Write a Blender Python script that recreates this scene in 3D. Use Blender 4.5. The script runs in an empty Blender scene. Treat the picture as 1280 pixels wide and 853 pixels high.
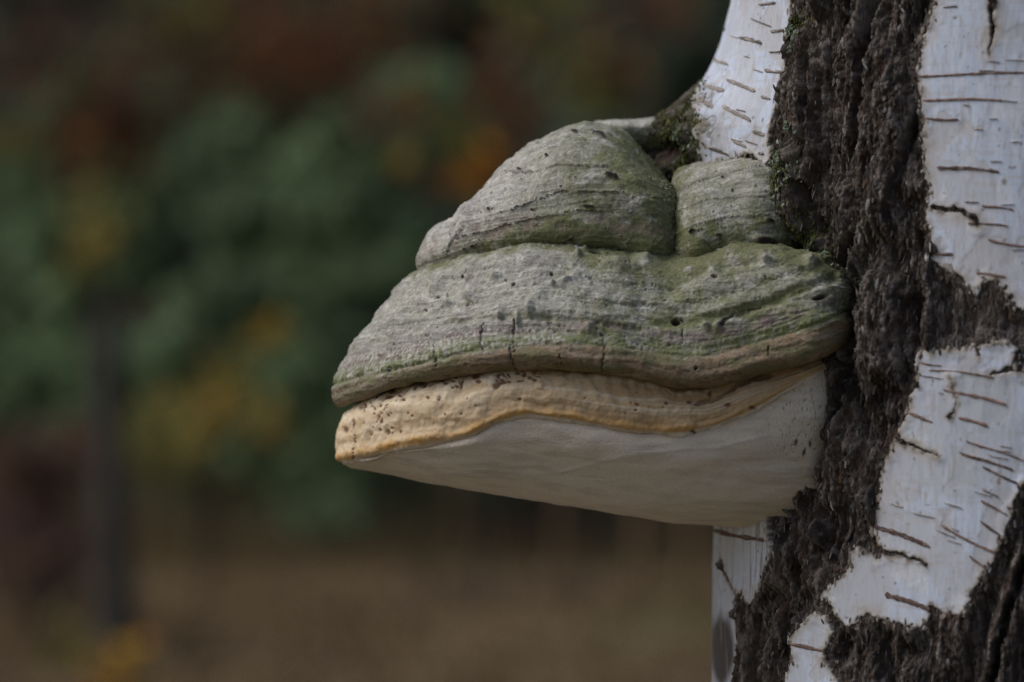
import bpy, math, random
import numpy as np

# ------------------------------------------------------------------ camera, sky, sun, exposure
sc = bpy.context.scene
CAM = np.array([0.0, -1.2, 1.15])
LENS = 108.0
K = 36.0 / 1280.0 / LENS                       # tangent of one photo pixel
cam_data = bpy.data.cameras.new('camera')
cam = bpy.data.objects.new('camera', cam_data)
sc.collection.objects.link(cam)
cam.location = CAM
cam.rotation_euler = (math.radians(90), 0, 0)
cam_data.lens = LENS
cam_data.sensor_width = 36.0
cam_data.clip_start = 0.05
cam_data.clip_end = 2000
cam_data.dof.use_dof = True
cam_data.dof.focus_distance = 1.180
cam_data.dof.aperture_fstop = 5.6
cam_data.dof.aperture_blades = 0
sc.camera = cam

SUN_EL, SUN_AZ = math.radians(48), math.radians(-100)    # azimuth from +Y, clockwise
world = bpy.data.worlds.new('World')
sc.world = world
world.use_nodes = True
wn, wl = world.node_tree.nodes, world.node_tree.links
wn.clear()
wo = wn.new('ShaderNodeOutputWorld')
wb = wn.new('ShaderNodeBackground')
ws = wn.new('ShaderNodeTexSky')
wh = wn.new('ShaderNodeHueSaturation')
ws.sky_type = 'NISHITA'
ws.sun_disc = False
ws.sun_elevation = SUN_EL
ws.sun_rotation = SUN_AZ
ws.dust_density = 4.0
wh.inputs['Saturation'].default_value = 1.1
wl.new(ws.outputs[0], wh.inputs['Color'])
wl.new(wh.outputs[0], wb.inputs[0])
wb.inputs[1].default_value = 0.13
wl.new(wb.outputs[0], wo.inputs[0])

sun_data = bpy.data.lights.new('sun', 'SUN')
sun_data.energy = 1.4
sun_data.angle = math.radians(34)
sun_data.color = (1.0, 0.99, 0.975)
sun = bpy.data.objects.new('sun', sun_data)
sc.collection.objects.link(sun)
sd_ = np.array([math.sin(SUN_AZ) * math.cos(SUN_EL), math.cos(SUN_AZ) * math.cos(SUN_EL), math.sin(SUN_EL)])
from mathutils import Vector
sun.rotation_euler = Vector(sd_).to_track_quat('Z', 'Y').to_euler()

sc.view_settings.view_transform = 'Standard'
sc.view_settings.look = 'None'
sc.view_settings.gamma = 1.0
sc.view_settings.use_curve_mapping = False
sc.view_settings.exposure = -0.34
sc.cycles.use_denoising = True
sc.cycles.denoiser = 'OPENIMAGEDENOISE'
sc.cycles.denoising_prefilter = 'NONE'
sc.cycles.max_bounces = 6
sc.cycles.use_adaptive_sampling = False

# ------------------------------------------------------------------ numeric helpers
F = np.float32
_rng = np.random.default_rng(11)
_perm = _rng.permutation(256).astype(np.int32)
_perm = np.concatenate([_perm, _perm, _perm])
_g = _rng.normal(size=(256, 3)); _g /= np.linalg.norm(_g, axis=1)[:, None]
_g = _g.astype(F)


def pn(x, y, z):
    """gradient noise, about -0.7..0.7"""
    x, y, z = np.broadcast_arrays(np.asarray(x, F), np.asarray(y, F), np.asarray(z, F))
    fx, fy, fz = np.floor(x), np.floor(y), np.floor(z)
    xi, yi, zi = fx.astype(np.int32) & 255, fy.astype(np.int32) & 255, fz.astype(np.int32) & 255
    x, y, z = x - fx, y - fy, z - fz
    u, v, w = (t * t * t * (t * (t * 6 - 15) + 10) for t in (x, y, z))
    out = 0
    for dx in (0, 1):
        a = _perm[xi + dx]
        wx = u if dx else 1 - u
        for dy in (0, 1):
            b = _perm[a + yi + dy]
            wxy = wx * (v if dy else 1 - v)
            for dz in (0, 1):
                g = _g[_perm[b + zi + dz]]
                d = g[..., 0] * (x - dx) + g[..., 1] * (y - dy) + g[..., 2] * (z - dz)
                out = out + d * wxy * (w if dz else 1 - w)
    return out


def fbm(x, y, z, o=4, lac=2.03, gain=0.5):
    s, a = 0, 1.0
    for i in range(o):
        s = s + a * pn(x * lac ** i + 17.3 * i, y * lac ** i + 5.1 * i, z * lac ** i + 9.7 * i)
        a *= gain
    return s


def ss(a, b, x):
    t = np.clip((x - a) / (b - a), 0, 1)
    return t * t * (3 - 2 * t)


def mix(a, b, t):
    return a + (b - a) * t


def cmix(c, col, t):
    return c + (np.array(col, F) - c) * np.asarray(t)[..., None]


def ray_at(px, py, Y):
    """point on the pixel's ray at world depth Y"""
    d = Y - CAM[1]
    return np.stack([(px - 640) * K * d, np.broadcast_to(Y, np.shape(px)) + 0.0 * px, CAM[2] - (py - 426.5) * K * d], -1)


def to_px(P):
    d = P[..., 1] - CAM[1]
    return 640 + P[..., 0] / d / K, 426.5 - (P[..., 2] - CAM[2]) / d / K


def spline_matrix(knots, samples):
    """natural cubic spline: values at samples = W @ values at knots"""
    n = len(knots); h = np.diff(knots)
    A = np.zeros((n, n)); B = np.zeros((n, n))
    A[0, 0] = A[-1, -1] = 1
    for i in range(1, n - 1):
        A[i, i - 1], A[i, i], A[i, i + 1] = h[i - 1], 2 * (h[i - 1] + h[i]), h[i]
        B[i, i - 1], B[i, i], B[i, i + 1] = 6 / h[i - 1], -6 / h[i - 1] - 6 / h[i], 6 / h[i]
    M2 = np.linalg.solve(A, B)
    W = np.zeros((len(samples), n))
    for r, s in enumerate(samples):
        i = min(max(np.searchsorted(knots, s) - 1, 0), n - 2)
        a, b, hh = (knots[i + 1] - s), (s - knots[i]), h[i]
        e0, e1 = np.eye(n)[i], np.eye(n)[i + 1]
        W[r] = (M2[i] * a ** 3 + M2[i + 1] * b ** 3) / (6 * hh) + (e0 / hh - M2[i] * hh / 6) * a + (e1 / hh - M2[i + 1] * hh / 6) * b
    return W


def seg_dist(px, py, pts):
    d = np.full(np.shape(px), 1e9, F); along = np.zeros(np.shape(px), F)
    n = len(pts) - 1
    for i in range(n):
        (x0, y0), (x1, y1) = pts[i], pts[i + 1]
        vx, vy = x1 - x0, y1 - y0
        t = np.clip(((px - x0) * vx + (py - y0) * vy) / max(vx * vx + vy * vy, 1e-9), 0, 1)
        q = np.hypot(px - x0 - t * vx, py - y0 - t * vy)
        m = q < d
        d = np.where(m, q, d); along = np.where(m, (i + t) / n, along)
    return d, along


def poly_sd(px, py, pts):
    """signed distance, positive inside"""
    pts = list(pts)
    d, _ = seg_dist(px, py, pts + [pts[0]])
    ins = np.zeros(np.shape(px), bool)
    for i in range(len(pts)):
        (x0, y0), (x1, y1) = pts[i], pts[(i + 1) % len(pts)]
        if y0 == y1:
            continue
        c = ((y0 > py) != (y1 > py)) & (px < (x1 - x0) * (py - y0) / (y1 - y0) + x0)
        ins ^= c
    return np.where(ins, d, -d)


# ------------------------------------------------------------------ object helpers
def mesh_obj(name, V, faces, mat, parent=None, col=None, smooth=True):
    """faces: int array (n,4) or (n,3)"""
    V = np.ascontiguousarray(V.reshape(-1, 3), F); faces = np.ascontiguousarray(faces, np.int32)
    k = faces.shape[1]
    me = bpy.data.meshes.new(name)
    me.vertices.add(len(V)); me.vertices.foreach_set('co', V.ravel())
    me.loops.add(faces.size); me.loops.foreach_set('vertex_index', faces.ravel())
    me.polygons.add(len(faces))
    me.polygons.foreach_set('loop_start', np.arange(0, faces.size, k, dtype=np.int32))
    me.polygons.foreach_set('loop_total', np.full(len(faces), k, np.int32))
    me.polygons.foreach_set('use_smooth', np.full(len(faces), smooth, bool))
    me.update(calc_edges=True)
    if col is not None:
        at = me.color_attributes.new('Col', 'FLOAT_COLOR', 'POINT')
        c = np.ones((len(V), 4), F); c[:, :3] = np.clip(col.reshape(-1, 3), 0.004, 0.95)
        at.data.foreach_set('color', c.ravel())
    me.materials.append(mat)
    o = bpy.data.objects.new(name, me)
    sc.collection.objects.link(o)
    if parent is not None:
        o.parent = parent
        o.matrix_parent_inverse = parent.matrix_world.inverted() if False else o.matrix_parent_inverse
        o.location = tuple(-np.array(parent.get('_origin', (0, 0, 0)))) if parent.get('_origin') else (0, 0, 0)
    return o


def thing(name, label, cat, loc, group=None):
    o = bpy.data.objects.new(name, None)
    sc.collection.objects.link(o)
    o.location = loc
    o.empty_display_size = 0.1
    o['label'] = label; o['category'] = cat
    if group:
        o['group'] = group
    o['_origin'] = [float(v) for v in loc]
    return o


def grid_faces(nv, nu, wrap=False):
    idx = np.arange(nv * nu).reshape(nv, nu)
    if wrap:
        idx = np.concatenate([idx, idx[:, :1]], 1)
    return np.stack([idx[:-1, :-1], idx[:-1, 1:], idx[1:, 1:], idx[1:, :-1]], -1).reshape(-1, 4)


def compact(V, C, faces):
    used = np.zeros(len(V), bool); used[faces] = True
    remap = np.cumsum(used) - 1
    return V[used], C[used], remap[faces]


def material(name, rough=0.85, bump=0.0, bscale=900.0, var=0.0, vscale=400.0, spec=0.3, flat=None, stretch=(1, 1, 1), sub=0.0):
    m = bpy.data.materials.new(name); m.use_nodes = True
    n, l = m.node_tree.nodes, m.node_tree.links
    b = n['Principled BSDF']
    b.inputs['Roughness'].default_value = rough
    b.inputs['Specular IOR Level'].default_value = spec
    if sub:
        b.inputs['Subsurface Weight'].default_value = sub
        b.inputs['Subsurface Radius'].default_value = (1.0, 0.7, 0.45)
        b.inputs['Subsurface Scale'].default_value = 0.002
    tc = n.new('ShaderNodeTexCoord'); mp = n.new('ShaderNodeMapping')
    mp.inputs['Scale'].default_value = stretch
    l.new(tc.outputs['Object'], mp.inputs[0])
    if flat is None:
        a = n.new('ShaderNodeAttribute'); a.attribute_name = 'Col'
        src = a.outputs['Color']
    else:
        a = n.new('ShaderNodeRGB'); a.outputs[0].default_value = (*flat, 1)
        src = a.outputs[0]
    if var:
        nz = n.new('ShaderNodeTexNoise'); nz.inputs['Scale'].default_value = vscale; nz.inputs['Detail'].default_value = 6
        nz.inputs['Roughness'].default_value = 0.7
        l.new(mp.outputs[0], nz.inputs['Vector'])
        mr = n.new('ShaderNodeMapRange'); mr.inputs[1].default_value = 0.25; mr.inputs[2].default_value = 0.75
        mr.inputs[3].default_value = 1 - var; mr.inputs[4].default_value = 1 + var
        l.new(nz.outputs[0], mr.inputs[0])
        vm = n.new('ShaderNodeVectorMath'); vm.operation = 'SCALE'
        l.new(src, vm.inputs[0]); l.new(mr.outputs[0], vm.inputs['Scale'])
        src = vm.outputs[0]
    l.new(src, b.inputs['Base Color'])
    if bump:
        nb = n.new('ShaderNodeTexNoise'); nb.inputs['Scale'].default_value = bscale; nb.inputs['Detail'].default_value = 5
        nb.inputs['Roughness'].default_value = 0.65
        l.new(mp.outputs[0], nb.inputs['Vector'])
        bp = n.new('ShaderNodeBump'); bp.inputs['Strength'].default_value = 1.0; bp.inputs['Distance'].default_value = bump
        l.new(nb.outputs[0], bp.inputs['Height'])
        l.new(bp.outputs[0], b.inputs['Normal'])
    return m


def leafy(m):
    n, l = m.node_tree.nodes, m.node_tree.links
    b = n['Principled BSDF']; out = n['Material Output']
    t = n.new('ShaderNodeBsdfTranslucent'); mx = n.new('ShaderNodeMixShader'); mx.inputs[0].default_value = 0.5
    l.new(b.inputs['Base Color'].links[0].from_socket, t.inputs['Color'])
    l.new(b.outputs[0], mx.inputs[1]); l.new(t.outputs[0], mx.inputs[2]); l.new(mx.outputs[0], out.inputs['Surface'])


M_cap = material('fungus_crust', 0.75, 0.0004, 900, 0.38, 1300)
M_rim = material('fungus_growth_rim', 0.7, 0.00025, 600, 0.10, 900, sub=0.1)
M_pore = material('fungus_pores', 0.8, 0.00045, 1700, 0.16, 1500, sub=0.1)
M_bark = material('rough_bark', 0.85, 0.0011, 1100, 0.75, 900, 0.4, stretch=(1, 1, 0.4))
M_white = material('white_bark', 0.62, 0.00018, 700, 0.11, 500, 0.35, stretch=(1, 1, 0.35))
M_lent = material('lenticel_cork', 0.85, 0.0003, 1200, 0.35, 900)
M_lich = material('lichen', 0.9, 0.0002, 2000, 0.2, 1500)
M_leaf = material('foliage', 0.75, 0, 1, 0.25, 3.0, 0.3)
leafy(M_leaf)
M_wood = material('dark_wood', 0.9, 0.01, 30, 0.4, 12, stretch=(1, 1, 0.2))
M_ground = material('ground_soil', 0.95, 0.02, 8, 0.35, 1.3)

# ------------------------------------------------------------------ ground
gx = np.concatenate([-np.geomspace(400, 2, 60), np.linspace(-1.9, 1.9, 30), np.geomspace(2, 400, 60)])
gy = np.concatenate([-np.geomspace(300, 2, 40), np.linspace(-1.9, 1.9, 20), np.geomspace(2, 600, 90)])
GX, GY = np.meshgrid(gx, gy)


def ground_z(x, y):
    x, y = np.asarray(x, float), np.asarray(y, float)
    return ss(45, 150, y) * 30 + 0.05 * pn(x * 0.7, y * 0.7, 3.3) * ss(0.5, 3, np.hypot(x - .2, y)) + 0.25 * pn(x * .09, y * .09, 7.7) * ss(6, 20, np.hypot(x, y))


GZ = ground_z(GX, GY)
gc = np.zeros(GX.shape + (3,), F) + np.array((0.178, 0.124, 0.062), F)
gc = cmix(gc, (0.135, 0.118, 0.05), ss(0.0, 0.4, fbm(GX * .5, GY * .25, 1.0, 3)))
gc = cmix(gc, (0.085, 0.058, 0.040), ss(0.05, 0.4, fbm(GX * .8, GY * .5, 8.0, 3)))
g_ob = mesh_obj('ground', np.stack([GX, GY, GZ], -1), grid_faces(*GX.shape), M_ground, None, gc)
g_ob['kind'] = 'structure'

# ------------------------------------------------------------------ birch trunk: base surface
XC, YC, R0 = 0.225, 0.06, 0.1395
_cpy = np.array([-400, -80, 0, 50, 75, 100, 120, 135, 150, 170, 195, 220, 260, 330, 1200])
_cam = np.array([-20, -20, -17, -5, 5, 18, 36, 58, 78, 94, 98, 84, 30, -3, -4]) * K * 1.26


def base_r(th, z):
    py = 426.5 - (z - CAM[2]) / K / 1.26
    col = np.interp(py, _cpy, _cam) * np.exp(-((th + 1.60) / np.where(th > -1.60, 0.36, 0.55)) ** 2)
    flare = 0.10 * np.exp(-np.maximum(z, 0) / 0.22) * (1 + 0.35 * np.cos(5 * th + 1))
    low = 0.0016 * pn(np.cos(th) * 2, np.sin(th) * 2, z * 9) + 0.004 * pn(np.cos(th) * .8 + 4, np.sin(th) * .8, z * 2.2)
    rad = np.where(z < 6, R0 - 0.0130 * (z - 1.15), 0.077 * np.clip((9.5 - z) / 3.5, 0.05, 1))
    return rad + col + flare + low


def surf_pt(th, z, h=0.0):
    r = base_r(th, z) + h
    return np.stack([XC + r * np.sin(th), YC - r * np.cos(th), z], -1)


_ds = np.linspace(0.95, 1.275, 70)


def px_surf(px, py):
    """pixel -> (theta, z) on the trunk's base surface (extrapolated past its outline)"""
    px, py = np.atleast_1d(np.asarray(px, float)), np.atleast_1d(np.asarray(py, float))

    def inside(px, py, d):
        x, y, z = (px - 640) * K * d, CAM[1] + d + 0 * px, CAM[2] - (py - 426.5) * K * d
        th = np.arctan2(x - XC, -(y - YC))
        return np.hypot(x - XC, y - YC) < base_r(th, z), th, z

    def hit(px, py):
        f, _, _ = inside(px[:, None], py[:, None], _ds[None, :])
        i = np.maximum(np.argmax(f, 1), 1)
        lo, hi = _ds[i - 1], _ds[i]
        for _ in range(9):
            m = (lo + hi) / 2
            q, th, z = inside(px, py, m)
            lo, hi = np.where(q, lo, m), np.where(q, m, hi)
        return f.any(1), th, z
    ok, th, z = hit(px, py)
    q = px.copy()
    for _ in range(260):                        # walk right until the ray meets the trunk
        if ok.all():
            break
        q = np.where(ok, q, q + 2)
        ok2, th2, z2 = hit(q, py)
        th = np.where(~ok & ok2, th2 - (q - px) * K * 1.26 / R0, th); z = np.where(~ok & ok2, z2, z)
        ok = ok | ok2
    return th, z


def sz(pts):
    """list of pixels -> list of (arc length, height)"""
    a = np.array(pts, float)
    th, z = px_surf(a[:, 0], a[:, 1])
    return list(zip(th * R0, z))


# ------------------------------------------------------------------ birch trunk: grid, bark mask
def grow(a, b, d0, d1):
    out = [a]; d = d0
    while out[-1] < b:
        d = min(d * 1.12, d1); out.append(out[-1] + d)
    return out[1:]


DTH, DZ = 0.0033, 0.00047
ths = list(np.arange(-1.72, -0.22, DTH))
ths += grow(ths[-1], 0.6, DTH, 0.006)
ths += grow(ths[-1], 2 * math.pi - 1.72 - 0.12, 0.006, 0.035)
ths = np.array(ths)
left = np.array(grow(0, 2 * math.pi - (ths[-1] - ths[0]) - 0.02, DTH, 0.03))
gap = 2 * math.pi - (ths[-1] - ths[0])
left = left[left < gap - 0.01]
ths = np.concatenate([(ths[0] - left)[::-1], ths])
zf = np.arange(0.985, 1.305, DZ)
up = np.array(grow(zf[-1], 9.5, DZ, 0.05)); dn = np.array(grow(-zf[0], 0.15, DZ, 0.03))
zs = np.concatenate([-dn[::-1], zf, up])
TH, ZZ = np.meshgrid(ths, zs)
S = TH * R0
dth = np.gradient(ths)[None, :] * R0; dz = np.gradient(zs)[:, None]
cell = np.maximum(np.broadcast_to(dth, TH.shape), np.broadcast_to(dz, TH.shape))
fade = lambda wl: 1 - ss(wl * 0.15, wl * 0.45, cell)         # drop detail finer than the grid
NX, NY = np.cos(TH) * R0, np.sin(TH) * R0                      # seamless coordinates for noise

SHEETS = [
    # upper strip left of the dark band
    [(640, -80), (996, -80), (993, 10), (989, 40), (985, 88), (976, 118), (973, 140), (966, 168), (969, 198), (960, 210), (946, 193), (900, 205),
     (872, 220), (866, 212), (876, 198), (872, 180), (868, 160), (872, 140), (874, 118), (868, 104), (640, 60)],
    # upper right sheet
    [(1173, -80), (1168, 20), (1152, 62), (1147, 92), (1152, 120), (1157, 150), (1155, 195), (1163, 240), (1160, 275), (1172, 312), (1166, 328),
     (1190, 338), (1206, 352), (1224, 372), (1232, 352), (1250, 355), (1262, 372), (1276, 392), (1300, 380), (1360, 360), (1360, -80)],
    # lower right sheet
    [(1152, 440), (1176, 436), (1222, 432), (1258, 424), (1274, 436), (1268, 456), (1300, 470), (1310, 600), (1281, 606), (1266, 640), (1246, 690), (1222, 735),
     (1203, 775), (1190, 766), (1168, 768), (1150, 786), (1118, 780), (1088, 768), (1062, 786), (1048, 770), (1040, 752), (1028, 744), (1056, 720), (1068, 706), (1066, 690), (1078, 685),
     (1100, 700), (1107, 690), (1096, 668), (1096, 645), (1103, 610), (1104, 590), (1118, 562), (1122, 548), (1136, 520), (1137, 500), (1148, 482), (1150, 460)],
    # small torn patch
    [(990, 800), (1003, 780), (1022, 765), (1038, 770), (1044, 790), (1036, 812), (1032, 822), (1046, 842), (1060, 870), (1070, 960), (975, 960), (984, 850), (994, 822)],
    # lower strip left of the dark band
    [(640, 560), (900, 600), (966, 640), (966, 672), (969, 690), (958, 722), (946, 752), (940, 758), (930, 742), (924, 752), (927, 800), (922, 850), (922, 960), (640, 960)],
]
wx = 0.0017 * fbm(S * 230, ZZ * 230, 1.5, 5, 2.1, .62); wy = 0.0017 * fbm(S * 230, ZZ * 230, 31.5, 5, 2.1, .62)
PS = []
for k, sh in enumerate(SHEETS):
    pl = sz(sh)
    PS.append(poly_sd(S + wx, ZZ + wy, pl))
PS = np.array(PS, F)
s_right = float(px_surf([1292], [430])[0][0] * R0)
inwin = ss(-0.30, -0.27, S) * (1 - ss(s_right, s_right + 0.02, S)) * ss(0.985, 1.0, ZZ) * (1 - ss(1.288, 1.305, ZZ))
rest = 0.02 * (0.20 - 1.6 * fbm(NX * 9 + 3, NY * 9, ZZ * 4.5, 4)) - 0.03 * ss(0.75, 0.1, ZZ) + 0.004
sd_poly = PS.max(0)
Msd = mix(rest, np.clip(sd_poly, -0.03, 0.03), inwin)
# tears running into the sheets
TEARS = [([(1240, -10), (1242, 30), (1238, 68)], 3.5), ([(1168, 258), (1195, 264), (1218, 270), (1224, 284)], 2.6),
         ([(1280, 462), (1262, 462), (1240, 468)], 4.5), ([(1100, 690), (1128, 692), (1160, 704)], 3.5), ([(1118, 548), (1140, 556), (1172, 570)], 2.6),
         ([(1165, 762), (1188, 775), (1200, 800), (1192, 830)], 4.5), ([(905, 700), (918, 728), (932, 752)], 3.0), ([(1226, 372), (1222, 420), (1226, 445)], 3.5),
         ([(1190, 520), (1198, 500), (1190, 470)], 0.9)]
for pts, w in TEARS:
    d, al = seg_dist(S + wx * .7, ZZ + wy * .7, sz(pts))
    Msd = np.minimum(Msd, d - w * K * 1.15 * (1.1 - 0.8 * al))
label = np.where(inwin > 0.5, PS.argmax(0), len(SHEETS))

# rough bark relief
qw = 0.35 * fbm(NX * 60, NY * 60, ZZ * 30, 3)
rid = lambda a: 1 - np.abs(a) * 2.4
plates = rid(fbm(NX * 55 + qw, NY * 55 + qw, ZZ * 17, 3)) * fade(0.02)
scal = rid(fbm(NX * 250 + qw * 3, NY * 250, ZZ * 85 + qw * 4, 3, 2.2, .62)) * fade(0.005)
fine = rid(fbm(NX * 620, NY * 620, ZZ * 260 + qw * 5, 3, 2.1, .65)) * fade(0.0022) - .35
chip = np.floor((fbm(NX * 120 + 9, NY * 120, ZZ * 60, 2) + 1) * 7) / 7 - 1
deep = np.maximum(ss(0.16, 0.02, np.abs(fbm(NX * 26 + 40 + qw * .6, NY * 26, ZZ * 7, 2))), 0.75 * ss(0.13, 0.01, np.abs(fbm(NX * 52 + 80 + qw, NY * 52, ZZ * 13, 2)))) * fade(0.02)
fib = fbm(NX * 420 + qw * 4, NY * 420 + qw * 3, ZZ * 58, 4, 2.1, .68) * fade(0.003)
Hd = 0.0012 + 0.0034 * (plates - 0.3) + 0.0014 * (scal - 0.3) + 0.0011 * fine + 0.0019 * fib + 0.0014 * chip * fade(0.008) - 0.0082 * deep
PXg, PYg = to_px(surf_pt(TH, ZZ))
face_cam = (np.abs(TH + 0.9) < 1.0) & (np.abs(ZZ - 1.15) < 0.2)
FISS = [([(1092, -20), (1085, 60), (1074, 120), (1066, 185)], 7), ([(1008, 230), (1022, 290), (1040, 335)], 6), ([(996, 560), (1010, 600), (1030, 650), (1026, 690)], 9),
        ([(1066, 300), (1050, 340), (1062, 400), (1058, 470)], 8), ([(1000, 318), (980, 304), (955, 300), (940, 308)], 11), ([(1148, 360), (1142, 410), (1150, 440)], 5), ([(960, 700), (972, 640), (968, 600)], 7),
        ([(1045, 760), (1052, 800), (1070, 820)], 6), ([(1240, 853), (1262, 760), (1280, 700)], 6)]
for pts, w in FISS:
    d, al = seg_dist(PXg + qw * 12, PYg, pts)
    Hd = Hd - np.where(face_cam, 0.011 * ss(w * 1.2, w * 0.2, d), 0)
RIDG = [([(1030, -20), (1020, 100), (1000, 200), (985, 280)], 24, .004), ([(1125, -20), (1122, 100), (1110, 250), (1100, 340), (1105, 450)], 28, .005), ([(1065, 560), (1075, 640), (1050, 720)], 20, .004)]
for pts, w, a in RIDG:
    d, al = seg_dist(PXg, PYg, pts)
    Hd = Hd + np.where(face_cam, a * ss(w * 1.3, 0, d), 0)
soft = face_cam & (PXg > 1165) & (PYg > 320) & (PYg < 470)            # thin crust between the two right sheets
Hd = np.where(soft, Hd * 0.35 - 0.0008, Hd)
coll = np.where(face_cam, np.exp(-((PXg - 845) / 34) ** 2 - ((PYg - 160) / 50) ** 2), 0)
Hd = Hd + coll * (0.0030 * fbm(NX * 110, NY * 110 + 5, ZZ * 110, 4) + 0.0012 * fine)
bc_coll = coll
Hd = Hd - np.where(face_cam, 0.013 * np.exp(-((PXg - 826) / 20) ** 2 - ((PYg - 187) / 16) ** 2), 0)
Hd = mix(Hd, np.maximum(Hd, 0.0004 + 0.0012 * np.clip(fine + .5, 0, 1)), np.where(face_cam & (np.abs(PXg - 1240) < 15) & (PYg < 80), 0, ss(-0.006, -0.0008, Msd) * 0.9))
Htr = np.where(Msd > 0, mix(Hd, -0.005, ss(0.0, 0.0022, Msd)), Hd)

bc = np.zeros(TH.shape + (3,), F) + np.array((0.062, 0.047, 0.038), F)
bc = cmix(bc, (0.110, 0.092, 0.080), ss(-0.1, 0.5, fbm(NX * 150 + 5, NY * 150, ZZ * 70, 3)))
bc = cmix(bc, (0.085, 0.046, 0.028), 0.8 * ss(0.12, 0.45, fbm(NX * 300 + 7, NY * 300, ZZ * 110, 3)))
bc = cmix(bc, (0.021, 0.017, 0.015), 0.75 * ss(0.05, 0.4, fbm(NX * 80 + 17, NY * 80, ZZ * 40, 3)))
bc = cmix(bc, (0.33, 0.32, 0.32), 0.85 * ss(0.33, 0.52, fbm(NX * 420 + 27, NY * 420, ZZ * 150, 3)))
bc = cmix(bc, (0.255, 0.225, 0.205), 0.85 * ss(0.12, 0.60, fib + .25 * scal))
bc = cmix(bc, (0.026, 0.019, 0.015), 0.7 * ss(-0.05, -0.45, fib))
bc = bc * np.array((.80, .79, .80), F)
mossy = np.where(face_cam, np.exp(-((PXg - 972) / 34) ** 2 - ((PYg - 255) / 85) ** 2) + 0.8 * np.exp(-((PXg - 992) / 16) ** 2 - ((PYg - 45) / 40) ** 2)
                 + 1.2 * np.exp(-((PXg - 850) / 34) ** 2 - ((PYg - 165) / 55) ** 2) + 0.45 * np.exp(-((PXg - 1060) / 50) ** 2 - ((PYg - 330) / 60) ** 2), 0)
bc = cmix(bc, (0.068, 0.074, 0.020), np.clip(mossy, 0, 1) * ss(-0.2, 0.35, fbm(NX * 330, NY * 330 + 3, ZZ * 330, 3)))
bc = cmix(bc, (0.17, 0.165, 0.135), bc_coll * 0.9 * ss(0.0, 0.35, fbm(NX * 260 + 8, NY * 260, ZZ * 200, 3)))
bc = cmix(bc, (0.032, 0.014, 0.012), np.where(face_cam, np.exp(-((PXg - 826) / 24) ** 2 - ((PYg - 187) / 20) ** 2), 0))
bc = cmix(bc, (0.105, 0.092, 0.086), np.where(soft, 0.75, 0))

TRUNK_BASE = (XC, YC, 0.0)
birch = thing('birch_tree', 'mature birch trunk with peeling white bark and a dark fissured band carrying the bracket fungus', 'tree', TRUNK_BASE)
mesh_obj('trunk', surf_pt(TH, ZZ, Htr), grid_faces(*TH.shape, wrap=True), M_bark, birch, bc)

# white bark sheets
edge = fbm(NX * 70 + 50, NY * 70, ZZ * 70, 3)
Hw = 0.0016 + 0.00035 * fbm(NX * 40, NY * 40, ZZ * 25, 3) + 0.0002 * fbm(NX * 200, NY * 200, ZZ * 60, 2) * fade(0.006)
Hw = Hw + 0.0014 * ss(0.005, 0.0, Msd) * np.clip(edge + 0.25, 0, 1)
lay = fbm(NX * 33 + 3, NY * 33, ZZ * 22 + 5, 4)
Hw = Hw - 0.00008 * ss(0.10, 0.125, lay)
Hw = Hw - 0.00010 * ss(0.26, 0.285, fbm(NX * 52 + 33, NY * 52, ZZ * 40 + 15, 4))
Hw = np.where(Msd < 0, mix(Hw, -0.0030, ss(0, -0.0006, Msd)), Hw)
wc = np.zeros(TH.shape + (3,), F) + np.array((0.560, 0.640, 0.785), F)
lay2 = fbm(NX * 52 + 33, NY * 52, ZZ * 40 + 15, 4)
wc = cmix(wc, (0.520, 0.545, 0.610), ss(0.10, 0.115, lay) * 0.7)
wc = cmix(wc, (0.490, 0.505, 0.545), ss(0.26, 0.275, lay2) * 0.75)
wc = cmix(wc, (0.66, 0.69, 0.76), ss(-0.24, -0.255, lay2) * 0.6)
wc = cmix(wc, (0.36, 0.33, 0.30), 0.55 * ss(0.012, 0.003, np.abs(lay2 - 0.267)))
wc = cmix(wc, (0.47, 0.48, 0.52), 0.5 * ss(0.1, 0.4, fbm(NX * 900 + 7, NY * 900, ZZ * 240, 2)))
wc = cmix(wc, (0.50, 0.50, 0.53), 0.6 * ss(0.22, 0.34, fbm(NX * 70 + 61, NY * 70, ZZ * 900, 3)))
wc = cmix(wc, (0.50, 0.535, 0.60), 0.6 * ss(0.10, 0.3, fbm(NX * 28 + 70, NY * 28, ZZ * 18, 3)))
wc = cmix(wc, (0.45, 0.40, 0.34), 0.55 * ss(0.006, 0.0005, Msd + 0.002 * edge) * ss(-0.2, 0.3, fbm(NX * 50 + 11, NY * 50, ZZ * 50, 3)))
wc = cmix(wc, (0.42, 0.40, 0.39), 0.55 * ss(0.22, 0.45, fbm(NX * 620 + 2, NY * 620, ZZ * 90, 3)))
lc = np.abs(lay - 0.068)
wc = cmix(wc, (0.42, 0.39, 0.37), 0.4 * ss(0.008, 0.002, lc) * ss(0.0, 0.3, fbm(NX * 60, NY * 60 + 8, ZZ * 60, 2)))
wc = cmix(wc, (0.20, 0.19, 0.17), 0.8 * ss(0.47, 0.56, fbm(NX * 330 + 12, NY * 330, ZZ * 330, 2)))
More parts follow.
